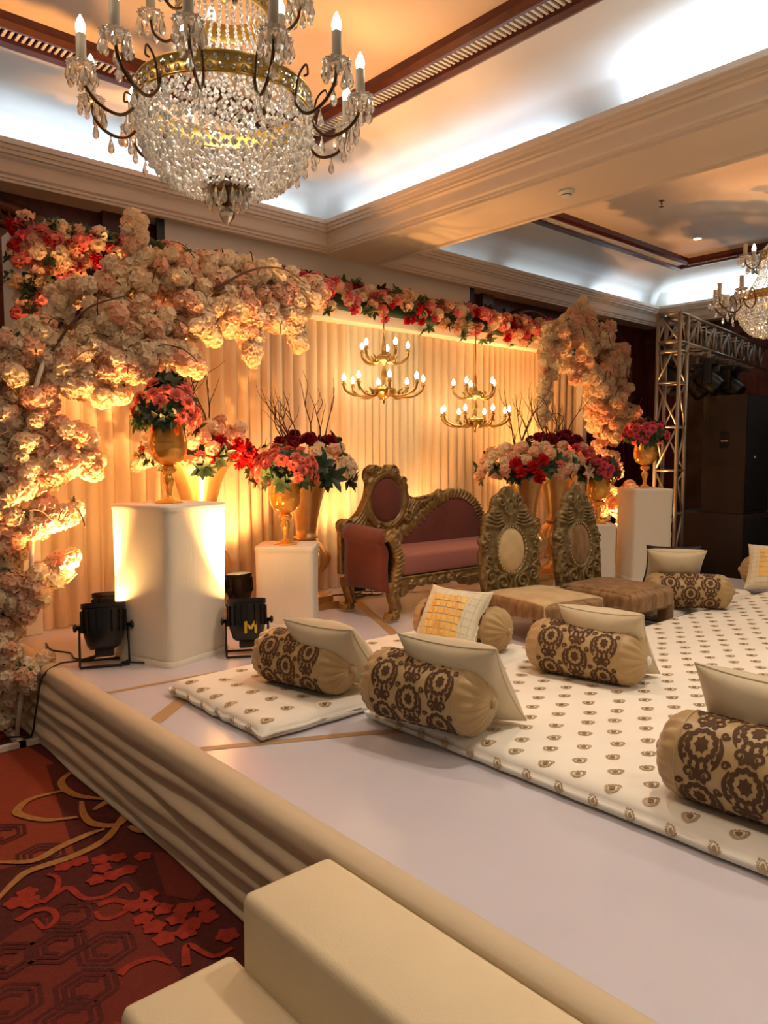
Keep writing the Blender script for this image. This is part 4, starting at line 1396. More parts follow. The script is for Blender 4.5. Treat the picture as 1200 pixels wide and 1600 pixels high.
# ================================================================== GOBLET VASES
GOB = [(0.002, 0.0), (0.085, 0.0), (0.082, 0.008), (0.045, 0.018), (0.020, 0.035), (0.016, 0.055), (0.022, 0.09), (0.032, 0.125), (0.034, 0.145), (0.022, 0.165), (0.018, 0.172), (0.038, 0.182), (0.050, 0.20), (0.040, 0.215), (0.028, 0.225)]
BWL = [(0.028, 0.225), (0.045, 0.232), (0.085, 0.255), (0.108, 0.295), (0.114, 0.335), (0.110, 0.385), (0.100, 0.44), (0.096, 0.475), (0.100, 0.49), (0.096, 0.49), (0.088, 0.44), (0.02, 0.42)]
gob_stem = MB().lathe(GOB, 28).mesh('stem', m_gobl)
gob_bowl = MB().lathe(BWL, 36).mesh('glass_bowl', m_gobl)
gob_line = MB().lathe([(0.1125, 0.362), (0.1145, 0.364), (0.1125, 0.366)], 36, cap=False).mesh('rim_line', m_brass)


def goblet(loc, sc_, lab, lab2, seed, col, n=44, dome=(0.19, 0.15), leaftop=False):
    t = thing('goblet_vase', loc, lab, 'vase', 'amber goblet vases')
    t.scale = (sc_,) * 3
    link('stem', gob_stem, t)
    b = link('glass_bowl', gob_bowl, t)
    link('rim_line', gob_line, b)
    rg = random.Random(seed)
    f = thing('rose_bouquet', (loc[0], loc[1], loc[2] + 0.50 * sc_), lab2, 'flowers', 'small rose bouquets')
    MB().grid(lambda u, v: (0.78 * dome[0] * math.cos(2 * PI * u) * math.cos(PI / 2 * v), 0.78 * dome[0] * math.sin(2 * PI * u) * math.cos(PI / 2 * v), -0.03 + 0.80 * (dome[1] + 0.03) * math.sin(PI / 2 * v)), 18, 7, True).build('foam_core', m_leafd, f)
    for i, d in enumerate(fib(n, -0.25)):
        k = rg.uniform(0.92, 1.08)
        p = Vector((d.x * dome[0] * k, d.y * dome[0] * k, 0.01 + d.z * dome[1] * k))
        if rg.random() < 0.76:
            flower(f, 'rose', col, p * 1.05, d, rg.uniform(0.95, 1.2), rg)
        else:
            flower(f, 'sprig', m_leaf if rg.random() < 0.6 else m_leafd, p * 0.9, d, rg.uniform(0.7, 1.0), rg)
    for i in range(14):
        a = rg.uniform(0, 2 * PI)
        flower(f, 'sprig', m_leafd if i % 2 else m_leaf, (math.cos(a) * dome[0] * 0.9, math.sin(a) * dome[0] * 0.9, rg.uniform(-0.05, 0.02)), (math.cos(a), math.sin(a), -0.4), rg.uniform(0.8, 1.1), rg)
    if leaftop:
        for i in range(7):
            a = 2 * PI * i / 7
            flower(f, 'bigleaf', m_leafd, (0.05 * math.cos(a), 0.05 * math.sin(a), dome[1] * 1.02), (math.cos(a), math.sin(a), 1.1), 0.62, rg)
    return t


ht = lambda h: S + h + 0.008
goblet((2.06, 4.30, ht(0.93)), 1.0, 'amber goblet vase on the tall pedestal by the blossom tree', 'coral pink roses with dark leaves on top, above the tall pedestal', 21, m_pc, 46, (0.185, 0.20), True)
goblet((3.06, 4.53, ht(0.58)), 1.0, 'amber goblet vase on the short pedestal left of the sofa', 'orange coral rose bouquet in the goblet left of the sofa', 22, m_pc, 54, (0.215, 0.16))
goblet((6.57, 4.21, ht(0.55)), 1.0, 'amber goblet vase on the short pedestal beside the brown chair', 'pink rose bouquet on the short pedestal beside the brown chair', 23, m_pk, 46, (0.185, 0.14))
goblet((6.94, 3.92, ht(0.90)), 1.0, 'amber goblet vase on the tall pedestal next to the truss', 'pink rose bouquet in front of the truss tower', 24, m_pk, 48, (0.20, 0.15))

# ================================================================== DRAPED BACKDROP
BY = 5.5
bd = thing('draped_backdrop', (4.6, BY, S), 'warm-lit cream pleated curtain backdrop hanging behind the sofa', 'backdrop')
bd['kind'] = 'thing'
xl, xr, zt = 1.66, 8.05, 2.50


def curtain(x0, x1, z0, z1, seed, y0=0.0, pitch=0.115, amp=0.030):
    rg = random.Random(seed)
    n = max(2, int((x1 - x0) / 0.011))
    ph = [0.0]
    for k in range(n):
        ph.append(ph[-1] + 2 * PI * 0.011 / pitch * rg.uniform(0.55, 1.45))
    def fn(u, v):
        i = min(int(u * n + 0.5), n)
        x = x0 + (x1 - x0) * u
        z = z0 + (z1 - z0) * v
        s = math.sin(ph[i])
        s = math.copysign(abs(s) ** 0.7, s)
        y = y0 + amp * (0.75 + 0.25 * (1 - v)) * s + 0.010 * noise1(x * 2 + z * 0.8, seed)
        return (x + 0.010 * math.cos(ph[i]) + 0.012 * (1 - v) * noise1(x * 5 + z * 1.2, seed), y, z)
    return MB().grid(fn, n + 1, 10)


px_ = np.linspace(xl, xr, 8) - 4.6
for k in range(7):
    curtain(px_[k] - 0.05, px_[k + 1] + 0.05, 0.004, zt - 0.05, 40 + k, 0.0 if k % 2 else 0.02, amp=0.022 if k == 3 else 0.030, pitch=0.09 if k in (3, 5) else 0.12).build('curtain_panel', m_sheer if k == 3 else m_drape, bd)
MB().box((xl - 4.6 - 0.10, -0.14, zt - 0.07), (xr - 4.6, 0.10, zt + 0.16), 0.012).build('top_beam', m_frame, bd)
MB().box((xl - 4.6 - 0.14, -0.12, 0), (xl - 4.6 - 0.02, 0.12, zt + 0.20), 0.012).build('end_post', m_frame, bd)
MB().box((xr - 4.6, -0.1, 0), (xr - 4.6 + 0.1, 0.1, zt + 0.16), 0.012).build('end_post', m_frame, bd)
dl = thing('wall_drape', (0.7, 5.95, 0), 'low cream drape along the wall left of the backdrop', 'drape')
curtain(-0.9, 0.85, 0.004, 2.42, 77, 0).build('curtain_panel', m_drape, dl)
MB().box((-0.9, -0.03, 2.40), (0.85, 0.03, 2.45)).build('drape_rail', m_frame, dl)

scn = thing('projection_screen', (4.95, 6.24, 2.0), 'lowered projection screen with black edges on the back wall', 'screen')
MB().box((-1.95, 0, 0.0), (1.95, 0.012, 1.69)).build('screen_sheet', m_screen, scn, smooth=False)
for sx in (-1, 1):
    MB().box((sx * 1.99 - 0.035, -0.004, 0), (sx * 1.99 + 0.035, 0.014, 1.69)).build('black_edge', m_black, scn, smooth=False)

# ================================================================== FLOWER GARLAND ON THE BACKDROP BEAM
ga = thing('flower_garland', (4.6, BY - 0.12, S + zt + 0.05), 'red, pink and white flower garland with leaves along the backdrop beam', 'garland')
gcore = MB().tube([(x, 0.02, 0.04 + 0.01 * noise1(x * 3)) for x in np.linspace(-2.95, 3.2, 40)], 0.085, 8)
gcore.build('foam_core', m_leafd, ga)
rg = random.Random(5)
PAL = ((m_pr, 0.10), (m_pk, 0.12), (m_pp, 0.26), (m_pb, 0.27), (m_pw, 0.22), (m_pd, 0.03))


def pick(rg, pal=PAL):
    r = rg.random()
    for m_, p in pal:
        r -= p
        if r < 0:
            return m_
    return pal[-1][0]


for i in range(298):
    x = -3.0 + 6.2 * (i + rg.uniform(-0.5, 0.5)) / 298
    a = rg.uniform(-0.9, 2.1)                      # angle: 0 = towards the room, pi/2 = up
    rr = rg.uniform(0.10, 0.165)
    d = Vector((rg.uniform(-.3, .3), -math.cos(a), math.sin(a)))
    m_ = pick(rg)
    kind = 'carnation' if m_ in (m_pr, m_pd, m_pk) else rg.choice(('hydrangea', 'carnation', 'hydrangea', 'rose'))
    flower(ga, kind, m_, (x, -math.cos(a) * rr, 0.05 + math.sin(a) * rr * 1.1), d, rg.uniform(0.9, 1.25), rg)
for i in range(120):
    x = rg.uniform(-3.0, 3.2)
    a = rg.choice((rg.uniform(1.2, 2.0), rg.uniform(-1.2, -0.4), rg.uniform(0, 1.5)))
    d = Vector((rg.uniform(-.5, .5), -math.cos(a), math.sin(a)))
    flower(ga, 'sprig', m_leaf if i % 3 else m_leafd, (x, -math.cos(a) * 0.15, 0.05 + math.sin(a) * 0.17), d, rg.uniform(0.7, 1.0), rg)
gs = thing('flower_garland', (xl - 0.08, BY - 0.12, S + 1.75), 'pink and blush flower garland hanging down the left end post', 'garland')
MB().tube([(0.02, 0.05, z) for z in np.linspace(0, 0.9, 10)], 0.06, 8).build('foam_core', m_leafd, gs)
for i in range(74):
    z = rg.uniform(-0.05, 1.0)
    a = rg.uniform(-1.2, 1.6)
    d = Vector((math.sin(a), -math.cos(a), rg.uniform(-.3, .3)))
    wd = 0.08 + 0.05 * z
    m_ = pick(rg, ((m_pp, 0.38), (m_pb, 0.26), (m_pw, 0.18), (m_pk, 0.12), (m_pr, 0.06)))
    flower(gs, rg.choice(('carnation', 'hydrangea')), m_, (0.05 + math.sin(a) * wd, 0.02 - math.cos(a) * wd * 0.8, z), d, rg.uniform(0.75, 1.1), rg)
gc = thing('flower_garland', (1.72, BY - 0.16, S + 2.28), 'thick pink and blush flower mass at the upper left corner of the backdrop', 'garland')
MB().box((-0.05, 0.0, 0.0), (0.75, 0.06, 0.38), 0.02).build('foam_core', m_leafd, gc)
for i in range(120):
    x, z = rg.uniform(-0.08, 0.85), rg.uniform(-0.05, 0.46)
    if z < 0.10 and x > 0.35:
        z += 0.18
    m_ = pick(rg, ((m_pp, 0.44), (m_pb, 0.34), (m_pw, 0.14), (m_pk, 0.05), (m_pr, 0.03)))
    flower(gc, rg.choice(('carnation', 'hydrangea')), m_, (x, -0.02 - 0.06 * rg.random(), z), (rg.uniform(-.5, .5), -1, rg.uniform(-.5, .5)), rg.uniform(0.8, 1.1), rg)
for i in range(34):
    flower(gc, 'sprig', m_leaf if i % 2 else m_leafd, (rg.uniform(-0.05, 0.85), -0.06, rg.choice((rg.uniform(0, 0.4), 0.45))), (rg.uniform(-.6, .6), -0.8, rg.uniform(-.3, 0.9)), rg.uniform(0.7, 1.0), rg)
for i in range(26):
    a = rg.uniform(-1.6, 1.6)
    flower(gs, 'sprig', m_leafd, (0.03 + math.sin(a) * 0.11, 0.02 - math.cos(a) * 0.09, rg.uniform(0, 1.0)), (math.sin(a), -math.cos(a), 0.3), rg.uniform(0.7, 1.0), rg)


# ================================================================== BLOSSOM TREES
def tree(name, base, label, limbs, trunk, seed, nmax=300, poles=()):
    """limbs: list of (points, radius, count, sizes)"""
    t = thing(name, base, label, 'tree')
    rg = random.Random(seed)
    o = Vector(base)
    for p in trunk:
        b = MB()
        pts = [Vector(q) - o for q in smoothpath(p, 6)]
        b.tube(pts, [(0.016 if pts[k].z < 2.1 else 0.009) * (1 - 0.6 * k / len(pts)) for k in range(len(pts))], 7)
        b.build('branch', m_branch, t)
    for p in poles:
        MB().tube([Vector(q) - o for q in p], 0.014, 8).build('white_pole', m_pole, t)
    items = []
    twigs = MB()
    for pts, rad0, cnt, (s0, s1) in limbs:
        sp = [Vector(q) - o for q in smoothpath(pts, 10)]
        cum = [0]
        for a_, b_ in zip(sp[:-1], sp[1:]):
            cum.append(cum[-1] + (b_ - a_).length)
        for k in range(cnt):
            s = cum[-1] * (k + rg.uniform(0, 1)) / cnt
            i = max(0, min(len(sp) - 2, np.searchsorted(cum, s) - 1))
            f = (s - cum[i]) / max(1e-6, cum[i + 1] - cum[i])
            c = sp[i].lerp(sp[i + 1], min(1, max(0, f)))
            r0 = rad0[0] + (rad0[1] - rad0[0]) * s / cum[-1]
            d = Vector((rg.gauss(0, 1), rg.gauss(0, 1), rg.gauss(0, 1))).normalized()
            p = c + Vector((d.x * r0, d.y * r0 * 0.8, d.z * r0)) * rg.uniform(0.25, 1.0) ** 0.6
            items.append((p, d + Vector((-0.3, -0.4, 0.1)), rg.uniform(s0, s1)))
            if rg.random() < 0.22:
                twigs.tube([c, c.lerp(p, 0.5) + Vector((0, 0, 0.02)), p], [0.006, 0.004, 0.002], 4)
    twigs.build('twigs', m_branch, t)['kind'] = 'stuff'
    cdir = Vector((0, 0, 1.65)) - o
    for k in range(46):
        p, d, s_ = items[rg.randrange(len(items))]
        v = (cdir - p).normalized() * 0.6 + Vector((rg.uniform(-1, 1), 0, rg.uniform(-0.4, 0.9)))
        q = p + Vector((0, -0.06, 0))
        MB().tube(smoothpath([q, q + v * 0.07 + Vector((0, 0, 0.02)), q + v * 0.15, q + v * 0.2 + Vector((0, 0, -0.03))], 3), 0.0035, 5).build('twig', m_branch, t)
    items.sort(key=lambda q: (q[0] - cdir).length - 4 * q[2] * 0.06)
    rest = {}
    mats_ = (m_pw, m_pw, m_pb)
    for k, (p, d, s) in enumerate(items):
        m_ = mats_[rg.randrange(3)]
        if k < nmax:
            flower(t, 'pompom', m_, p, d, s, rg)
        else:
            rest.setdefault(m_.name, (m_, []))[1].append((p, d, s))
    for m_, lst in rest.values():
        me0 = fmesh('pompom', m_, 0)
        V0 = np.array([v.co[:] for v in me0.vertices])
        F0 = np.array([list(q.vertices) for q in me0.polygons])
        Vs, Fs = [], []
        for k, (p, d, s) in enumerate(lst):
            M = np.array(frame_to(d, rg.uniform(0, 6)).to_3x3())
            Vs.append(V0 @ M.T * s + np.array(p))
            Fs.append(F0 + k * len(V0))
        b = MB()
        b.v = np.concatenate(Vs).tolist()
        b.f = np.concatenate(Fs).tolist()
        b.build('blossom_mass', m_, t)['kind'] = 'stuff'
    for k in range(26):
        p, d, s = items[rg.randrange(len(items))]
        flower(t, 'sprig', m_leaf, p + Vector((0, 0, 0.03)), d, 0.6, rg)
    return t


LT = (1.20, 4.72, 0.03)
SZ = (0.85, 1.25)
tree('blossom_tree', LT, 'large cream artificial blossom tree arching over the left side of the stage',
     [([(1.22, 4.72, 0.15), (1.18, 4.72, 0.6), (1.25, 4.72, 1.0), (1.24, 4.72, 1.4), (1.32, 4.70, 1.8), (1.36, 4.68, 2.1)], (0.10, 0.20), 150, SZ),
      ([(1.24, 4.6, 0.35), (1.36, 4.58, 0.42)], (0.06, 0.08), 14, SZ),
      ([(1.28, 4.66, 0.80), (1.42, 4.60, 0.95), (1.54, 4.60, 1.03)], (0.10, 0.05), 34, SZ),
      ([(1.28, 4.66, 1.15), (1.45, 4.60, 1.30), (1.58, 4.58, 1.33)], (0.10, 0.05), 26, SZ),
      ([(1.30, 4.66, 1.45), (1.50, 4.60, 1.58), (1.68, 4.60, 1.62), (1.74, 4.60, 1.58)], (0.12, 0.06), 48, SZ),
      ([(1.34, 4.66, 1.70), (1.55, 4.60, 1.80), (1.70, 4.58, 1.78)], (0.12, 0.05), 30, SZ),
      ([(1.34, 4.66, 1.95), (1.60, 4.55, 2.05), (1.85, 4.50, 2.02)], (0.12, 0.05), 24, SZ),
      ([(1.36, 4.70, 2.00), (1.50, 4.70, 2.35), (1.80, 4.68, 2.58), (2.20, 4.66, 2.78), (2.65, 4.66, 2.86), (3.05, 4.66, 2.84), (3.38, 4.66, 2.82)], (0.20, 0.20), 300, SZ),
      ([(1.60, 4.60, 2.20), (1.90, 4.55, 2.38), (2.25, 4.52, 2.50), (2.60, 4.52, 2.60), (2.95, 4.55, 2.62)], (0.17, 0.15), 150, SZ),
      ([(1.75, 4.50, 2.15), (2.05, 4.48, 2.25), (2.30, 4.46, 2.28)], (0.12, 0.09), 60, SZ),
      ([(3.05, 4.62, 2.80), (3.18, 4.60, 2.65), (3.25, 4.60, 2.48)], (0.12, 0.04), 34, SZ),
      ([(2.70, 4.55, 2.60), (2.78, 4.52, 2.45), (2.79, 4.52, 2.30)], (0.08, 0.03), 16, SZ),
      ([(2.02, 4.66, 2.95), (2.02, 4.66, 3.08), (2.06, 4.66, 3.14)], (0.06, 0.04), 9, SZ),
      ([(1.36, 4.66, 2.30), (1.28, 4.66, 2.25), (1.20, 4.66, 2.1)], (0.10, 0.08), 14, SZ),
      ([(3.30, 4.66, 2.90), (3.45, 4.66, 2.96)], (0.06, 0.03), 7, SZ)],
     [[(1.20, 4.72, 0.05), (1.22, 4.72, 0.8), (1.28, 4.72, 1.6), (1.40, 4.70, 2.2), (1.75, 4.68, 2.58), (2.3, 4.66, 2.82), (2.9, 4.66, 2.9), (3.4, 4.66, 2.82)],
      [(1.40, 4.70, 2.2), (1.7, 4.60, 2.35), (2.2, 4.55, 2.5), (2.8, 4.55, 2.6)], [(1.30, 4.70, 1.4), (1.5, 4.6, 1.55), (1.7, 4.58, 1.6)], [(1.26, 4.7, 0.8), (1.4, 4.6, 0.95), (1.55, 4.58, 1.02)],
      [(1.75, 4.62, 2.62), (1.95, 4.6, 2.78), (2.2, 4.58, 2.86), (2.32, 4.58, 2.92)], [(2.5, 4.5, 2.75), (2.75, 4.45, 2.9), (3.0, 4.45, 2.95), (3.2, 4.45, 2.88)], [(1.45, 4.6, 2.2), (1.65, 4.5, 2.5), (1.9, 4.45, 2.62)]],
     31, 300,
     [[(1.24, 4.62, 0.04), (1.30, 4.6, 0.5)], [(1.33, 4.60, 0.7), (1.36, 4.60, 1.35)], [(1.38, 4.58, 1.5), (1.42, 4.58, 1.75)], [(1.36, 4.58, 1.95), (1.46, 4.58, 2.25)]])
RTB = (7.35, 4.75, S + 0.01)
tree('blossom_tree', RTB, 'pale pink artificial blossom tree beside the truss tower',
     [([(7.42, 4.75, 0.9), (7.50, 4.75, 1.3), (7.50, 4.72, 1.7), (7.45, 4.72, 2.1), (7.35, 4.72, 2.4)], (0.16, 0.22), 110, (1.0, 1.4)),
      ([(7.40, 4.70, 2.0), (7.30, 4.66, 2.5), (7.05, 4.62, 2.85), (6.70, 4.60, 2.98), (6.40, 4.60, 2.85), (6.22, 4.60, 2.62)], (0.22, 0.14), 170, (1.0, 1.4)),
      ([(7.40, 4.70, 2.1), (7.45, 4.66, 2.6), (7.35, 4.66, 2.95)], (0.20, 0.12), 60, (1.0, 1.4)),
      ([(6.9, 4.60, 2.9), (6.92, 4.60, 3.12), (6.86, 4.60, 3.24)], (0.10, 0.05), 22, (1.0, 1.4)),
      ([(7.55, 4.70, 2.0), (7.75, 4.66, 2.15), (7.85, 4.62, 2.1), (7.92, 4.62, 1.95)], (0.15, 0.10), 50, (1.0, 1.4)),
      ([(6.30, 4.60, 2.6), (6.22, 4.60, 2.4), (6.20, 4.60, 2.2), (6.15, 4.6, 2.0)], (0.09, 0.04), 26, (0.9, 1.2)),
      ([(7.35, 4.55, 2.1), (7.1, 4.55, 2.35), (6.85, 4.52, 2.55), (6.6, 4.52, 2.6)], (0.22, 0.16), 90, (0.9, 1.3)),
      ([(7.5, 4.6, 2.3), (7.6, 4.6, 2.6), (7.55, 4.6, 2.85)], (0.18, 0.10), 36, (0.9, 1.3)),
      ([(7.25, 4.66, 2.9), (7.35, 4.66, 3.05), (7.45, 4.66, 3.12)], (0.06, 0.04), 8, (1.0, 1.4)),
      ([(7.2, 4.40, 1.0), (7.35, 4.35, 1.3)], (0.12, 0.10), 26, (1.0, 1.4)),
      ([(7.55, 4.66, 2.6), (7.75, 4.66, 2.75)], (0.06, 0.03), 5, (1.0, 1.4))],
     [[(7.35, 4.75, S + 0.02), (7.45, 4.75, 1.2), (7.45, 4.72, 2.0), (7.25, 4.66, 2.55), (6.8, 4.6, 2.95), (6.3, 4.6, 2.7), (6.2, 4.6, 2.2)], [(7.45, 4.72, 2.0), (7.75, 4.66, 2.15), (7.9, 4.62, 2.0)], [(7.3, 4.7, 2.3), (7.42, 4.66, 2.7), (7.35, 4.66, 3.0)]],
     33, 300)
# metal stand of the left tree on the carpet
ts = thing('tree_stand', (1.30, 4.72, 0), 'flat pale metal frame stand at the foot of the arching blossom tree', 'stand')
for (a_, b_) in (((-0.22, -0.2), (0.10, -0.2)), ((-0.22, 0.2), (0.10, 0.2)), ((-0.22, -0.2), (-0.22, 0.2)), ((0.10, -0.2), (0.10, 0.2)), ((-0.06, -0.2), (-0.06, 0.2))):
    MB().box((min(a_[0], b_[0]) - 0.018, min(a_[1], b_[1]) - 0.018, 0.004), (max(a_[0], b_[0]) + 0.018, max(a_[1], b_[1]) + 0.018, 0.034)).build('bar', m_pole, ts, smooth=False)

# ================================================================== CRYSTAL CHANDELIERS
def bead(m, p, r, h):
    x, y, z = p
    n = 5
    m.add([(x, y, z + h), (x, y, z - h)] + [(x + r * math.cos(2 * PI * k / n + z * 40), y + r * math.sin(2 * PI * k / n + z * 40), z + 0.15 * h) for k in range(n)],
          [(0, 2 + k, 2 + (k + 1) % n) for k in range(n)] + [(1, 2 + (k + 1) % n, 2 + k) for k in range(n)])


drop_me = MB().lathe([(0.0015, 0.0), (0.004, -0.006), (0.0015, -0.012), (0.004, -0.018), (0.010, -0.036), (0.0135, -0.052), (0.011, -0.064), (0.002, -0.072)], 7).mesh('crystal_drop', m_crys, False)
bob_me = MB().lathe([(0.008, 0.0), (0.030, 0.004), (0.052, 0.016), (0.060, 0.030, 0.10), (0.056, 0.030, 0.10), (0.030, 0.010), (0.008, 0.008)], 42, rib=14).mesh('glass_bobeche', m_crys)
can_me = MB().lathe([(0.012, 0.0), (0.021, 0.004), (0.021, 0.140), (0.016, 0.144)], 14).mesh('candle_sleeve', m_candle)
FL = [(0.010, -0.004), (0.018, 0.012), (0.021, 0.028), (0.019, 0.045), (0.012, 0.064), (0.004, 0.080), (0.0005, 0.085)]
bul_me = MB().lathe(FL, 12).mesh('flame_bulb', m_bulb)
bulx_me = MB().lathe(FL, 12).mesh('flame_bulb', m_candle)
arm_lo = smoothpath([(0.385, 0, -0.02), (0.41, 0, -0.10), (0.47, 0, -0.145), (0.55, 0, -0.12), (0.605, 0, -0.06), (0.62, 0, 0.0)], 5)
arm_me = MB().tube(arm_lo, 0.0075, 7).tube(smoothpath([(0.40, 0, -0.08), (0.42, 0, 0.02), (0.46, 0, 0.06), (0.47, 0, 0.02), (0.45, 0, 0.015)], 4), 0.005, 6).mesh('candle_arm', m_iron)
armu_me = MB().tube(smoothpath([(0.205, 0, 0.42), (0.22, 0, 0.34), (0.28, 0, 0.30), (0.34, 0, 0.34), (0.355, 0, 0.40)], 5), 0.007, 7).mesh('candle_arm', m_iron)


def chandelier(loc, label, zceil, unlit=()):
    t = thing('crystal_chandelier', loc, label, 'chandelier', 'crystal chandeliers of the ballroom')
    rg = random.Random(4)
    for R_, z, nm in ((0.39, 0.0, 'gilt_band'), (0.205, 0.42, 'gilt_band')):
        band = MB().lathe([(R_, -0.045), (R_ + 0.008, -0.045), (R_ + 0.010, -0.038), (R_ + 0.004, -0.034), (R_ + 0.004, 0.034), (R_ + 0.010, 0.038), (R_ + 0.008, 0.045), (R_, 0.045), (R_ - 0.004, 0.04), (R_ - 0.004, -0.04), (R_, -0.045)], 72, cap=False).build(nm, m_band, t, loc=(0, 0, z))
        n = int(2 * PI * R_ / 0.046)
        gem = MB().lathe([(0.0005, 0.007), (0.010, 0.005), (0.0145, 0.0), (0.0145, -0.002)], 10).mesh('set_crystal', m_crys, False)
        for k in range(n):
            for zz in (-0.017, 0.017):
                a = 2 * PI * (k + (0.5 if zz > 0 else 0)) / n
                link('set_crystal', gem, band, ((R_ + 0.006) * math.cos(a), (R_ + 0.006) * math.sin(a), zz), (0, PI / 2, a))
    bowl = MB()
    rows = 24
    for i in range(rows):
        f = i / (rows - 1)
        ang = f * PI / 2 * 0.93
        R_ = 0.395 * math.cos(ang) ** 0.58
        z = -0.06 - 0.325 * math.sin(ang)
        n = max(8, int(2 * PI * R_ / 0.0255))
        for k in range(n):
            a = 2 * PI * (k + 0.5 * (i % 2)) / n
            bead(bowl, (R_ * math.cos(a) + rg.uniform(-.009, .009), R_ * math.sin(a) + rg.uniform(-.009, .009), z + rg.uniform(-.009, .009)), 0.0135, 0.0155)
    bowl.build('crystal_bead_bowl', m_crys, t, smooth=False)['kind'] = 'stuff'
    tent = MB()
    for k in range(40):
        a = 2 * PI * k / 40
        for i in range(15):
            f = i / 14
            R_ = 0.195 + 0.15 * f ** 2.2
            bead(tent, (R_ * math.cos(a), R_ * math.sin(a), 0.37 - 0.33 * f), 0.010, 0.013)
    for k in range(22):
        a = 2 * PI * k / 22
        for i in range(14):
            f = i / 13
            bead(tent, ((0.19 - 0.15 * math.sin(PI / 2 * f)) * math.cos(a), (0.19 - 0.15 * math.sin(PI / 2 * f)) * math.sin(a), 0.47 + 0.30 * f), 0.009, 0.012)
    tent.build('crystal_strands', m_crys, t, smooth=False)['kind'] = 'stuff'
    MB().lathe([(0.015, 0.45), (0.02, 0.5), (0.05, 0.62), (0.10, 0.74), (0.06, 0.80), (0.02, 0.83), (0.012, 0.9), (0.012, zceil - 0.05), (0.07, zceil - 0.03), (0.08, zceil)], 20).build('stem', m_band, t)
    MB().lathe([(0.11, -0.355), (0.10, -0.372), (0.05, -0.38), (0.022, -0.39), (0.018, -0.44), (0.026, -0.452), (0.004, -0.458)], 20).build('bottom_finial', m_iron, t)
    fin = MB()
    for i, (R_, z) in enumerate(((0.012, -0.468), (0.032, -0.482), (0.036, -0.496), (0.028, -0.512), (0.014, -0.528), (0.004, -0.542))):
        pass
    MB().lathe([(0.006, -0.458), (0.030, -0.474), (0.038, -0.490), (0.032, -0.508), (0.016, -0.530), (0.001, -0.545)], 10).build('crystal_ball', m_crys, t, smooth=False)
    for k in range(14):
        a = 2 * PI * k / 14
        link('crystal_drop', drop_me, t, (0.085 * math.cos(a), 0.085 * math.sin(a), -0.375), (0, 0, a), 1.3)
    inner = []
    for tier, (me, n, R_, z0, a0) in enumerate(((arm_me, 12, 0.62, 0.0, math.radians(-150.5 + 18)), (armu_me, 6, 0.355, 0.40, math.radians(-110)))):
        for k in range(n):
            a = a0 + 2 * PI * k / n
            ar = link('candle_arm', me, t, None, (0, 0, a))
            link('glass_bobeche', bob_me, ar, (R_, 0, z0))
            link('candle_sleeve', can_me, ar, (R_, 0, z0 + 0.008))
            if (tier, k) in unlit:
                pass
            else:
                link('flame_bulb', bul_me, ar, (R_, 0, z0 + 0.146))
            nd = 8
            for q in range(nd):
                b = 2 * PI * q / nd
                link('crystal_drop', drop_me, ar, (R_ + 0.055 * math.cos(b), 0.055 * math.sin(b), z0 + 0.026), (0, 0, b), rg.uniform(0.95, 1.5))
            for f_ in ((8, 14, 20) if tier == 0 else (8,)):
                if tier == 0:
                    p = arm_lo[f_]
                    link('crystal_drop', drop_me, ar, (p[0], 0, p[2] - 0.006), (0, 0, 0), 1.15)
    light('POINT', 'chandelier_lamp', (loc[0], loc[1], loc[2] + 0.16), 6.0, (1.0, 0.90, 0.78), shadow_soft_size=0.25)
    light('POINT', 'chandelier_lamp', (loc[0], loc[1], loc[2] - 0.13), 3, (1.0, 0.93, 0.82), shadow_soft_size=0.03)
    return t


chandelier((1.84, 3.18, 3.27), 'large crystal bowl chandelier with candle bulbs hanging nearest the viewer', 1.06)
chandelier((8.2, 3.18, 3.27), 'farther crystal chandelier cut by the picture edge above the speaker', 1.06, unlit={(0, 10), (0, 9), (0, 0), (1, 4)})


# ================================================================== GOLD CANDLE CHANDELIERS
BULB = MB().lathe([(0.005, 0.0), (0.016, 0.012), (0.021, 0.028), (0.017, 0.046), (0.007, 0.066), (0.0005, 0.075)], 12).mesh('bulb', m_bulbg)
CUP = MB().lathe([(0.006, -0.012), (0.020, -0.004), (0.022, 0.004), (0.012, 0.008), (0.013, 0.026), (0.009, 0.030)], 12).mesh('candle_cup', m_brass)


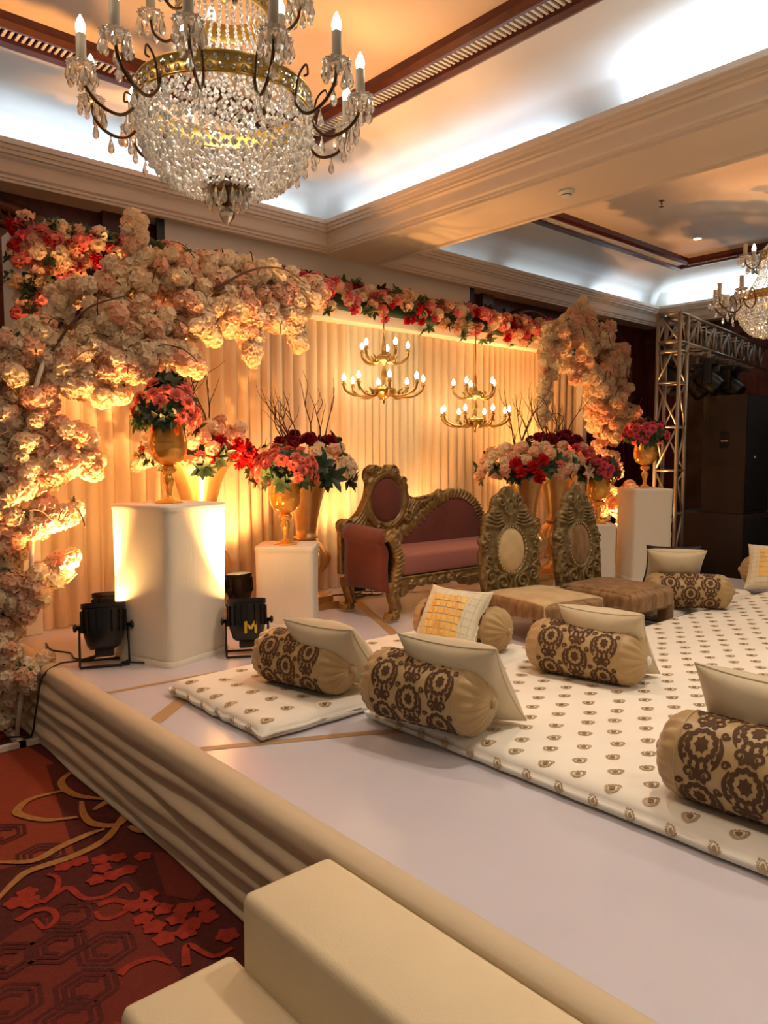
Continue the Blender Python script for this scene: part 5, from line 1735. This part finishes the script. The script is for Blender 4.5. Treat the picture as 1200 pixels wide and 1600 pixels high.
def gold_chandelier(loc, label, ztop, R1, R2, dz, a0):
    t = thing('brass_chandelier', loc, label, 'chandelier', 'two-tier brass chandeliers')
    MB().lathe([(0.001, -0.115), (0.008, -0.11), (0.012, -0.10), (0.006, -0.09), (0.014, -0.075), (0.055, -0.050), (0.105, -0.018), (0.118, 0.0), (0.108, 0.016), (0.07, 0.026), (0.02, 0.035), (0.016, 0.06), (0.030, 0.10), (0.024, 0.14), (0.012, dz - 0.05),
                (0.045, dz - 0.035), (0.078, dz), (0.064, dz + 0.018), (0.02, dz + 0.03), (0.026, dz + 0.08), (0.014, dz + 0.12), (0.010, dz + 0.17), (0.004, dz + 0.18)], 24).build('turned_body', m_brass, t)
    ch = MB()
    z = dz + 0.18
    k = 0
    ch.tube([(0, 0, z), (0, 0, ztop)], 0.006, 6).build('hanging_rod', m_brass, t)
    MB().tube([(0, 0, ztop), (0, 0.12, ztop + 0.012), (0, 0.35, ztop + 0.02)], 0.008, 6).build('bracket', m_brass, t)
    for n, R_, z0, a00 in ((8, R2, 0.0, a0), (5, R1, dz, a0 + 0.5)):
        me = MB().tube(smoothpath([(0.05, 0, z0), (R_ * 0.4, 0, z0 - 0.05), (R_ * 0.72, 0, z0 - 0.045), (R_ * 0.95, 0, z0 + 0.0), (R_, 0, z0 + 0.045)], 5), 0.013, 8)
        me.tube([(R_ * 0.45, 0, z0 - 0.04), (R_ * 0.5, 0, z0 + 0.0), (R_ * 0.58, 0, z0 + 0.015), (R_ * 0.56, 0, z0 - 0.005)], [0.011, 0.009, 0.007, 0.004], 6)
        me = me.mesh('arm', m_brass)
        for k in range(n):
            ar = link('arm', me, t, None, (0, 0, a00 + 2 * PI * k / n))
            link('candle_cup', CUP, ar, (R_, 0, z0 + 0.052))
            link('bulb', BULB, ar, (R_, 0, z0 + 0.080), None, 0.88)
    light('POINT', 'brass_chandelier_lamp', (loc[0], loc[1] - 0.0, loc[2] + dz * 0.5 + 0.04), 4.5, (1.0, 0.66, 0.30), shadow_soft_size=0.10)
    return t


gold_chandelier((4.43, 5.01, 2.235), 'two-tier brass chandelier with glowing bulbs above the sofa oval', 2.93 - 2.235, 0.215, 0.35, 0.29, 0.2)
gold_chandelier((5.63, 5.01, 2.01), 'lower-hung brass chandelier with glowing bulbs above the right end of the sofa', 2.93 - 2.01, 0.215, 0.34, 0.27, 0.45)


# ================================================================== PAR LIGHTS
def par_light(loc, rz, tilt, label, s=1.0, letter=False, energy=0, aim=None, spot=60, blend=0.7, col=AMBER, cable=True):
    t = thing('stage_par_light', loc, label, 'stage light', 'black stage uplights', rz)
    t.scale = (s, s, s)
    zc = 0.215
    head = thing_part = None
    b = MB().lathe([(0.03, -0.125), (0.070, -0.120), (0.088, -0.105), (0.105, -0.05), (0.112, 0.0), (0.112, 0.10), (0.118, 0.105), (0.118, 0.13), (0.106, 0.13), (0.104, 0.10), (0.02, 0.09)], 28)
    h = b.build('can', m_blackm, t, loc=(0, 0, zc), rot=(tilt, 0, 0))
    edgesplit(h, 40)
    for k in range(16):
        a = 2 * PI * k / 16
        MB().box((-0.004, 0.108, -0.03), (0.004, 0.122, 0.09)).build('cooling_fin', m_blackm, h, smooth=False, rot=(0, 0, a))
    MB().lathe([(0.0, 0.101), (0.100, 0.101), (0.100, 0.106), (0.0, 0.108)], 24).build('lens', m_lens, h)
    MB().box((-0.05, -0.04, -0.165), (0.05, 0.04, -0.11), 0.01).build('plug_block', m_blackm, h)
    for sx in (-1, 1):
        MB().lathe([(0.002, 0), (0.012, 0.002), (0.012, 0.022), (0.022, 0.024), (0.024, 0.034), (0.016, 0.040), (0.002, 0.042)], 12).build('clamp_knob', m_blackm, t, loc=(sx * 0.118, 0, zc), rot=(0, sx * PI / 2, 0))
        for sy in (-1, 1):
            MB().tube([(sx * 0.128, 0, zc), (sx * 0.128, sy * 0.075, 0.012)], 0.006, 6).build('yoke_leg', m_blackm, t)
    for sy in (-1, 1):
        MB().tube([(-0.128, sy * 0.075, 0.010), (0.128, sy * 0.075, 0.010)], 0.008, 6).build('floor_bar', m_blackm, t)
    if letter:
        st_ = [(-0.030, -0.035), (-0.030, 0.035), (0, -0.010), (0.030, 0.035), (0.030, -0.035)]
        q = []
        for p0, p1 in zip(st_[:-1], st_[1:]):
            q += ribbon2d([p0, p1], 0.016)
        decal(q, lambda x, z: (x + 0.015, -math.sqrt(max(0, (0.1145 - 0.25 * max(0, -(z - 0.045)) ** 1.0 * 0.4) ** 2 - (x + 0.015) ** 2)) - 0.002, z - 0.045)).build('yellow_letter', m_yel, h)
    if energy:
        R_ = Matrix.Rotation(rz, 3, 'Z') @ Matrix.Rotation(tilt, 3, 'X')
        d = R_ @ Vector((0, 0, 1))
        p = Vector(loc) + Vector((0, 0, zc * s)) + d * 0.15 * s
        light('SPOT', 'par_lamp', p, energy * 0.5, col, p + d if aim is None else aim, spot_size=math.radians(spot), spot_blend=blend, shadow_soft_size=0.05)
    return t


par_light((1.66, 4.35, S), rad_(-20), rad_(-12), 'black stage par light at the stage corner beside the tall pedestal', 1.05, energy=640, aim=(1.48, 4.60, 1.75), spot=80)
par_light((1.86, 4.74, S), rad_(-24), rad_(-14), 'black stage par light half hidden behind the one at the stage corner', 1.0, energy=720, aim=(1.80, 4.42, 2.2), spot=58)
par_light((2.40, 3.98, S), rad_(-28), rad_(-14), 'black stage par light with yellow letter between tall and short pedestals', 1.0, letter=True, energy=760, aim=(2.42, 4.60, 2.3), spot=86)
par_light((2.16, 4.78, S), rad_(0), rad_(6), 'black stage par light added unseen behind the tall pedestal to light the blossom arch', 0.8, energy=440, aim=(2.20, 4.45, 2.3), spot=66)  # unseen fixture, added as source of the glow under the arch
par_light((3.02, 5.12, S), rad_(30), rad_(-4), 'black stage par light against the curtain behind the short pedestal', 0.9, energy=190, aim=(3.1, 5.45, 2.0), spot=110)
par_light((4.18, 5.06, S), rad_(10), rad_(-8), 'black stage par light glimpsed under the left end of the sofa', 0.85, energy=170, aim=(4.1, 5.45, 2.2), spot=100)
par_light((5.20, 5.10, S), rad_(0), rad_(-8), 'black stage par light behind the right end of the sofa', 0.85, energy=100, aim=(5.25, 5.45, 2.2), spot=100)
par_light((6.55, 5.02, S), rad_(0), rad_(-8), 'black stage par light behind the urn with pink flowers', 0.85, energy=330, aim=(6.8, 4.85, 2.3), spot=100)
par_light((7.25, 4.28, S), rad_(0), rad_(-8), 'black stage par light behind the tall pedestal near the truss', 0.85, energy=650, aim=(7.2, 4.55, 2.2), spot=95)

cb = tag(MB().tube(smoothpath([(1.55, 5.05, S + 0.012), (1.52, 4.85, S + 0.012), (1.58, 4.70, S + 0.012), (1.56, 4.55, S + 0.012), (1.62, 4.45, S + 0.02), (1.66, 4.40, S + 0.06)], 8), 0.006, 6).build('power_cable', m_cable), 'black cable curling over the stage corner to the first par light', 'cable')
cb = tag(MB().tube(smoothpath([(1.63, 4.36, S + 0.06), (1.52, 4.42, S + 0.03), (1.43, 4.45, S + 0.022), (1.34, 4.45, 0.40), (1.30, 4.45, 0.22), (1.28, 4.48, 0.07), (1.24, 4.56, 0.05), (1.18, 4.6, 0.05)], 8), 0.006, 6).build('power_cable', m_cable), 'black cable dropping over the stage skirt to the tree stand', 'cable')
cb = tag(MB().tube(smoothpath([(1.72, 4.26, S + 0.02), (1.86, 4.18, S + 0.01), (1.94, 4.22, S + 0.01), (1.90, 4.30, S + 0.012), (1.78, 4.30, S + 0.012), (1.70, 4.22, S + 0.012)], 8), 0.006, 6).build('power_cable', m_cable), 'looped black cable lying behind the corner par light', 'cable')
cb = tag(MB().tube(smoothpath([(2.45, 5.1, S + 0.01), (2.8, 5.2, S + 0.01), (3.02, 5.05, S + 0.02), (3.1, 5.2, S + 0.01), (3.6, 5.25, S + 0.01), (4.1, 5.15, S + 0.01), (4.3, 4.95, S + 0.01), (4.42, 5.02, S + 0.012), (4.3, 5.1, S + 0.02), (4.2, 5.05, S + 0.05)], 8), 0.006, 6).build('power_cable', m_cable),
         'long black cable running along the curtain foot under the sofa', 'cable')

# ================================================================== TRUSS
tr = thing('lighting_truss', (7.80, 4.12, 0), 'silver aluminium box truss tower and beam holding moving heads', 'truss', None, math.radians(8))
W2 = 0.115
zt0 = 3.18


def bar(a, b, r=0.012, nm='brace'):
    MB().tube([a, b], r, 8).build(nm, m_alu, tr)


for sx in (-1, 1):
    for sy in (-1, 1):
        bar((sx * W2, sy * W2, 0.02), (sx * W2, sy * W2, zt0), 0.022, 'chord')
zz = 0.1
k = 0
while zz < zt0 - 0.55:
    z2 = zz + 0.47
    for (ax, ay), (bx, by) in (((-1, -1), (1, -1)), ((1, -1), (1, 1)), ((1, 1), (-1, 1)), ((-1, 1), (-1, -1))):
        bar((ax * W2, ay * W2, zz), (bx * W2, by * W2, zz))
        a, b = ((ax, ay), (bx, by)) if k % 2 else ((bx, by), (ax, ay))
        bar((a[0] * W2, a[1] * W2, zz), (b[0] * W2, b[1] * W2, z2))
    zz = z2
    k += 1
for zc in (zt0, zt0 - 0.30, zt0 - 0.40):
    for (ax, ay), (bx, by) in (((-1, -1), (1, -1)), ((1, -1), (1, 1)), ((1, 1), (-1, 1)), ((-1, 1), (-1, -1))):
        bar((ax * W2, ay * W2, zc), (bx * W2, by * W2, zc), 0.020)
for (ax, ay), (bx, by) in (((-1, -1), (1, -1)), ((1, -1), (1, 1)), ((1, 1), (-1, 1)), ((-1, 1), (-1, -1))):
    bar((ax * W2, ay * W2, zt0), (bx * W2, by * W2, zt0 - 0.3))
for sy in (-1, 1):
    for zc in (zt0, zt0 - 0.30):
        bar((W2, sy * W2, zc), (3.38, sy * W2, zc), 0.022, 'chord')
x = W2 + 0.05
k = 0
while x < 3.1:
    for sy in (-1, 1):
        bar((x, sy * W2, zt0), (x, sy * W2, zt0 - 0.3))
        bar((x, sy * W2, zt0 if k % 2 else zt0 - 0.3), (x + 0.28, sy * W2, zt0 - 0.3 if k % 2 else zt0))
    for zc in (zt0, zt0 - 0.3):
        bar((x, -W2, zc), (x, W2, zc))
    x += 0.28
    k += 1


def moving_head(loc, rz, tilt, label):
    t = thing('moving_head_light', loc, label, 'stage light', 'moving heads hung from the truss', rz)
    MB().box((-0.13, -0.09, -0.08), (0.13, 0.09, 0.0), 0.02).build('base', m_black, t)
    for sx in (-1, 1):
        MB().box((sx * 0.135 - 0.025, -0.05, -0.30), (sx * 0.135 + 0.025, 0.05, -0.06), 0.018).build('yoke_arm', m_black, t)
    h = MB().lathe([(0.04, -0.15), (0.085, -0.14), (0.108, -0.08), (0.110, 0.06), (0.10, 0.13), (0.092, 0.15), (0.085, 0.14), (0.01, 0.13)], 20).build('lamp_head', m_black, t, loc=(0, 0, -0.26), rot=(tilt, 0, 0))
    MB().box((-0.05, -0.118, -0.07), (0.05, -0.085, 0.06), 0.012).build('display_panel', m_grill, h)
    MB().box((-0.02, -0.02, -0.0), (0.02, 0.02, 0.08)).build('clamp', m_alu, t, smooth=False)
    return t


ca, sa = math.cos(math.radians(8)), math.sin(math.radians(8))
for i, (d, off, tl, lb) in enumerate(((0.36, 0.14, 2.5, 'small dark moving head light hung first on the truss beside the tower'), (0.78, -0.14, 2.2, 'moving head light second from the tower, head tipped downwards'), (1.25, 0.14, 2.6, 'moving head light in the shade between two hung in front'),
                                      (1.62, -0.14, 2.2, 'moving head light fourth from the tower above the speaker'), (2.15, 0.14, 2.5, 'moving head light at the picture edge on the truss beam'))):
    moving_head((7.80 + ca * d - sa * off, 4.12 + sa * d + ca * off, zt0 - 0.30 - 0.10), math.radians(8 + (-25, 10, 20, -5, 15)[i]), tl, lb)

# ================================================================== SPEAKERS
sb = thing('subwoofer_cabinet', (8.85, 3.96, 0), 'wide black subwoofer cabinet under the tall speaker', 'speaker')
MB().box((-0.47, -0.40, 0.01), (0.60, 0.40, 1.03), 0.012).build('cabinet', m_spk, sb)
MB().box((-0.43, -0.412, 0.06), (0.56, -0.398, 0.98), 0.004).build('front_grille', m_grill, sb)
sp = thing('loudspeaker', (8.70, 3.80, 1.035), 'tall dark loudspeaker standing on the black subwoofer', 'speaker')
MB().prism([(-0.31, 0), (0.31, 0), (0.31, 1.30), (-0.31, 1.30)], -0.24, 0.24).build('cabinet', m_spk, sp, smooth=False)
MB().box((-0.29, -0.252, 0.03), (0.29, -0.238, 1.27), 0.004).build('front_grille', m_grill, sp)
MB().box((-0.318, -0.06, 0.72), (-0.306, 0.04, 0.90), 0.004).build('handle_recess', m_grill, sp)
MB().box((-0.322, -0.05, 0.79), (-0.314, 0.03, 0.81), 0.003).build('handle_bar', m_alu, sp)
MB().lathe([(0.0, 0.0), (0.014, 0.0), (0.014, 0.006), (0.0, 0.008)], 12).build('badge', m_white, sp, loc=(-0.1, -0.253, 0.62), rot=(PI / 2, 0, 0))

# ================================================================== CEILING FITTINGS
zsf = ZB - 0.03
sd = thing('smoke_detector', (4.99, 3.53, zsf), 'round white smoke detector under the ceiling beam', 'smoke detector')
MB().lathe([(0.060, 0.0), (0.062, -0.012), (0.055, -0.022), (0.042, -0.026), (0.040, -0.042), (0.028, -0.052), (0.002, -0.054)], 28).build('housing', m_white, sd)
MB().lathe([(0.0405, -0.030), (0.0415, -0.034), (0.0405, -0.038)], 28, cap=False).build('vent_ring', m_black, sd)
spk = thing('ceiling_sprinkler', (7.55, 4.15, ZS + 0.03), 'small dark fire sprinkler on the farther ceiling panel', 'sprinkler')
MB().lathe([(0.03, 0), (0.03, -0.006), (0.010, -0.010), (0.008, -0.04), (0.004, -0.045)], 14).build('nozzle', m_iron, spk)
MB().lathe([(0.004, -0.045), (0.004, -0.060), (0.026, -0.062), (0.026, -0.066), (0.002, -0.068)], 14).build('deflector', m_iron, spk)
dn = thing('recessed_downlight', (9.15, 4.55, ZS + 0.03), 'small lit recessed downlight on the farther ceiling panel', 'downlight')
MB().lathe([(0.045, 0.0), (0.060, 0.0), (0.062, -0.008), (0.046, -0.010)], 24, cap=False).build('trim_ring', m_white, dn)
MB().lathe([(0.001, -0.004), (0.046, -0.004), (0.046, -0.006), (0.001, -0.006)], 24).build('lens', m_bulb, dn)
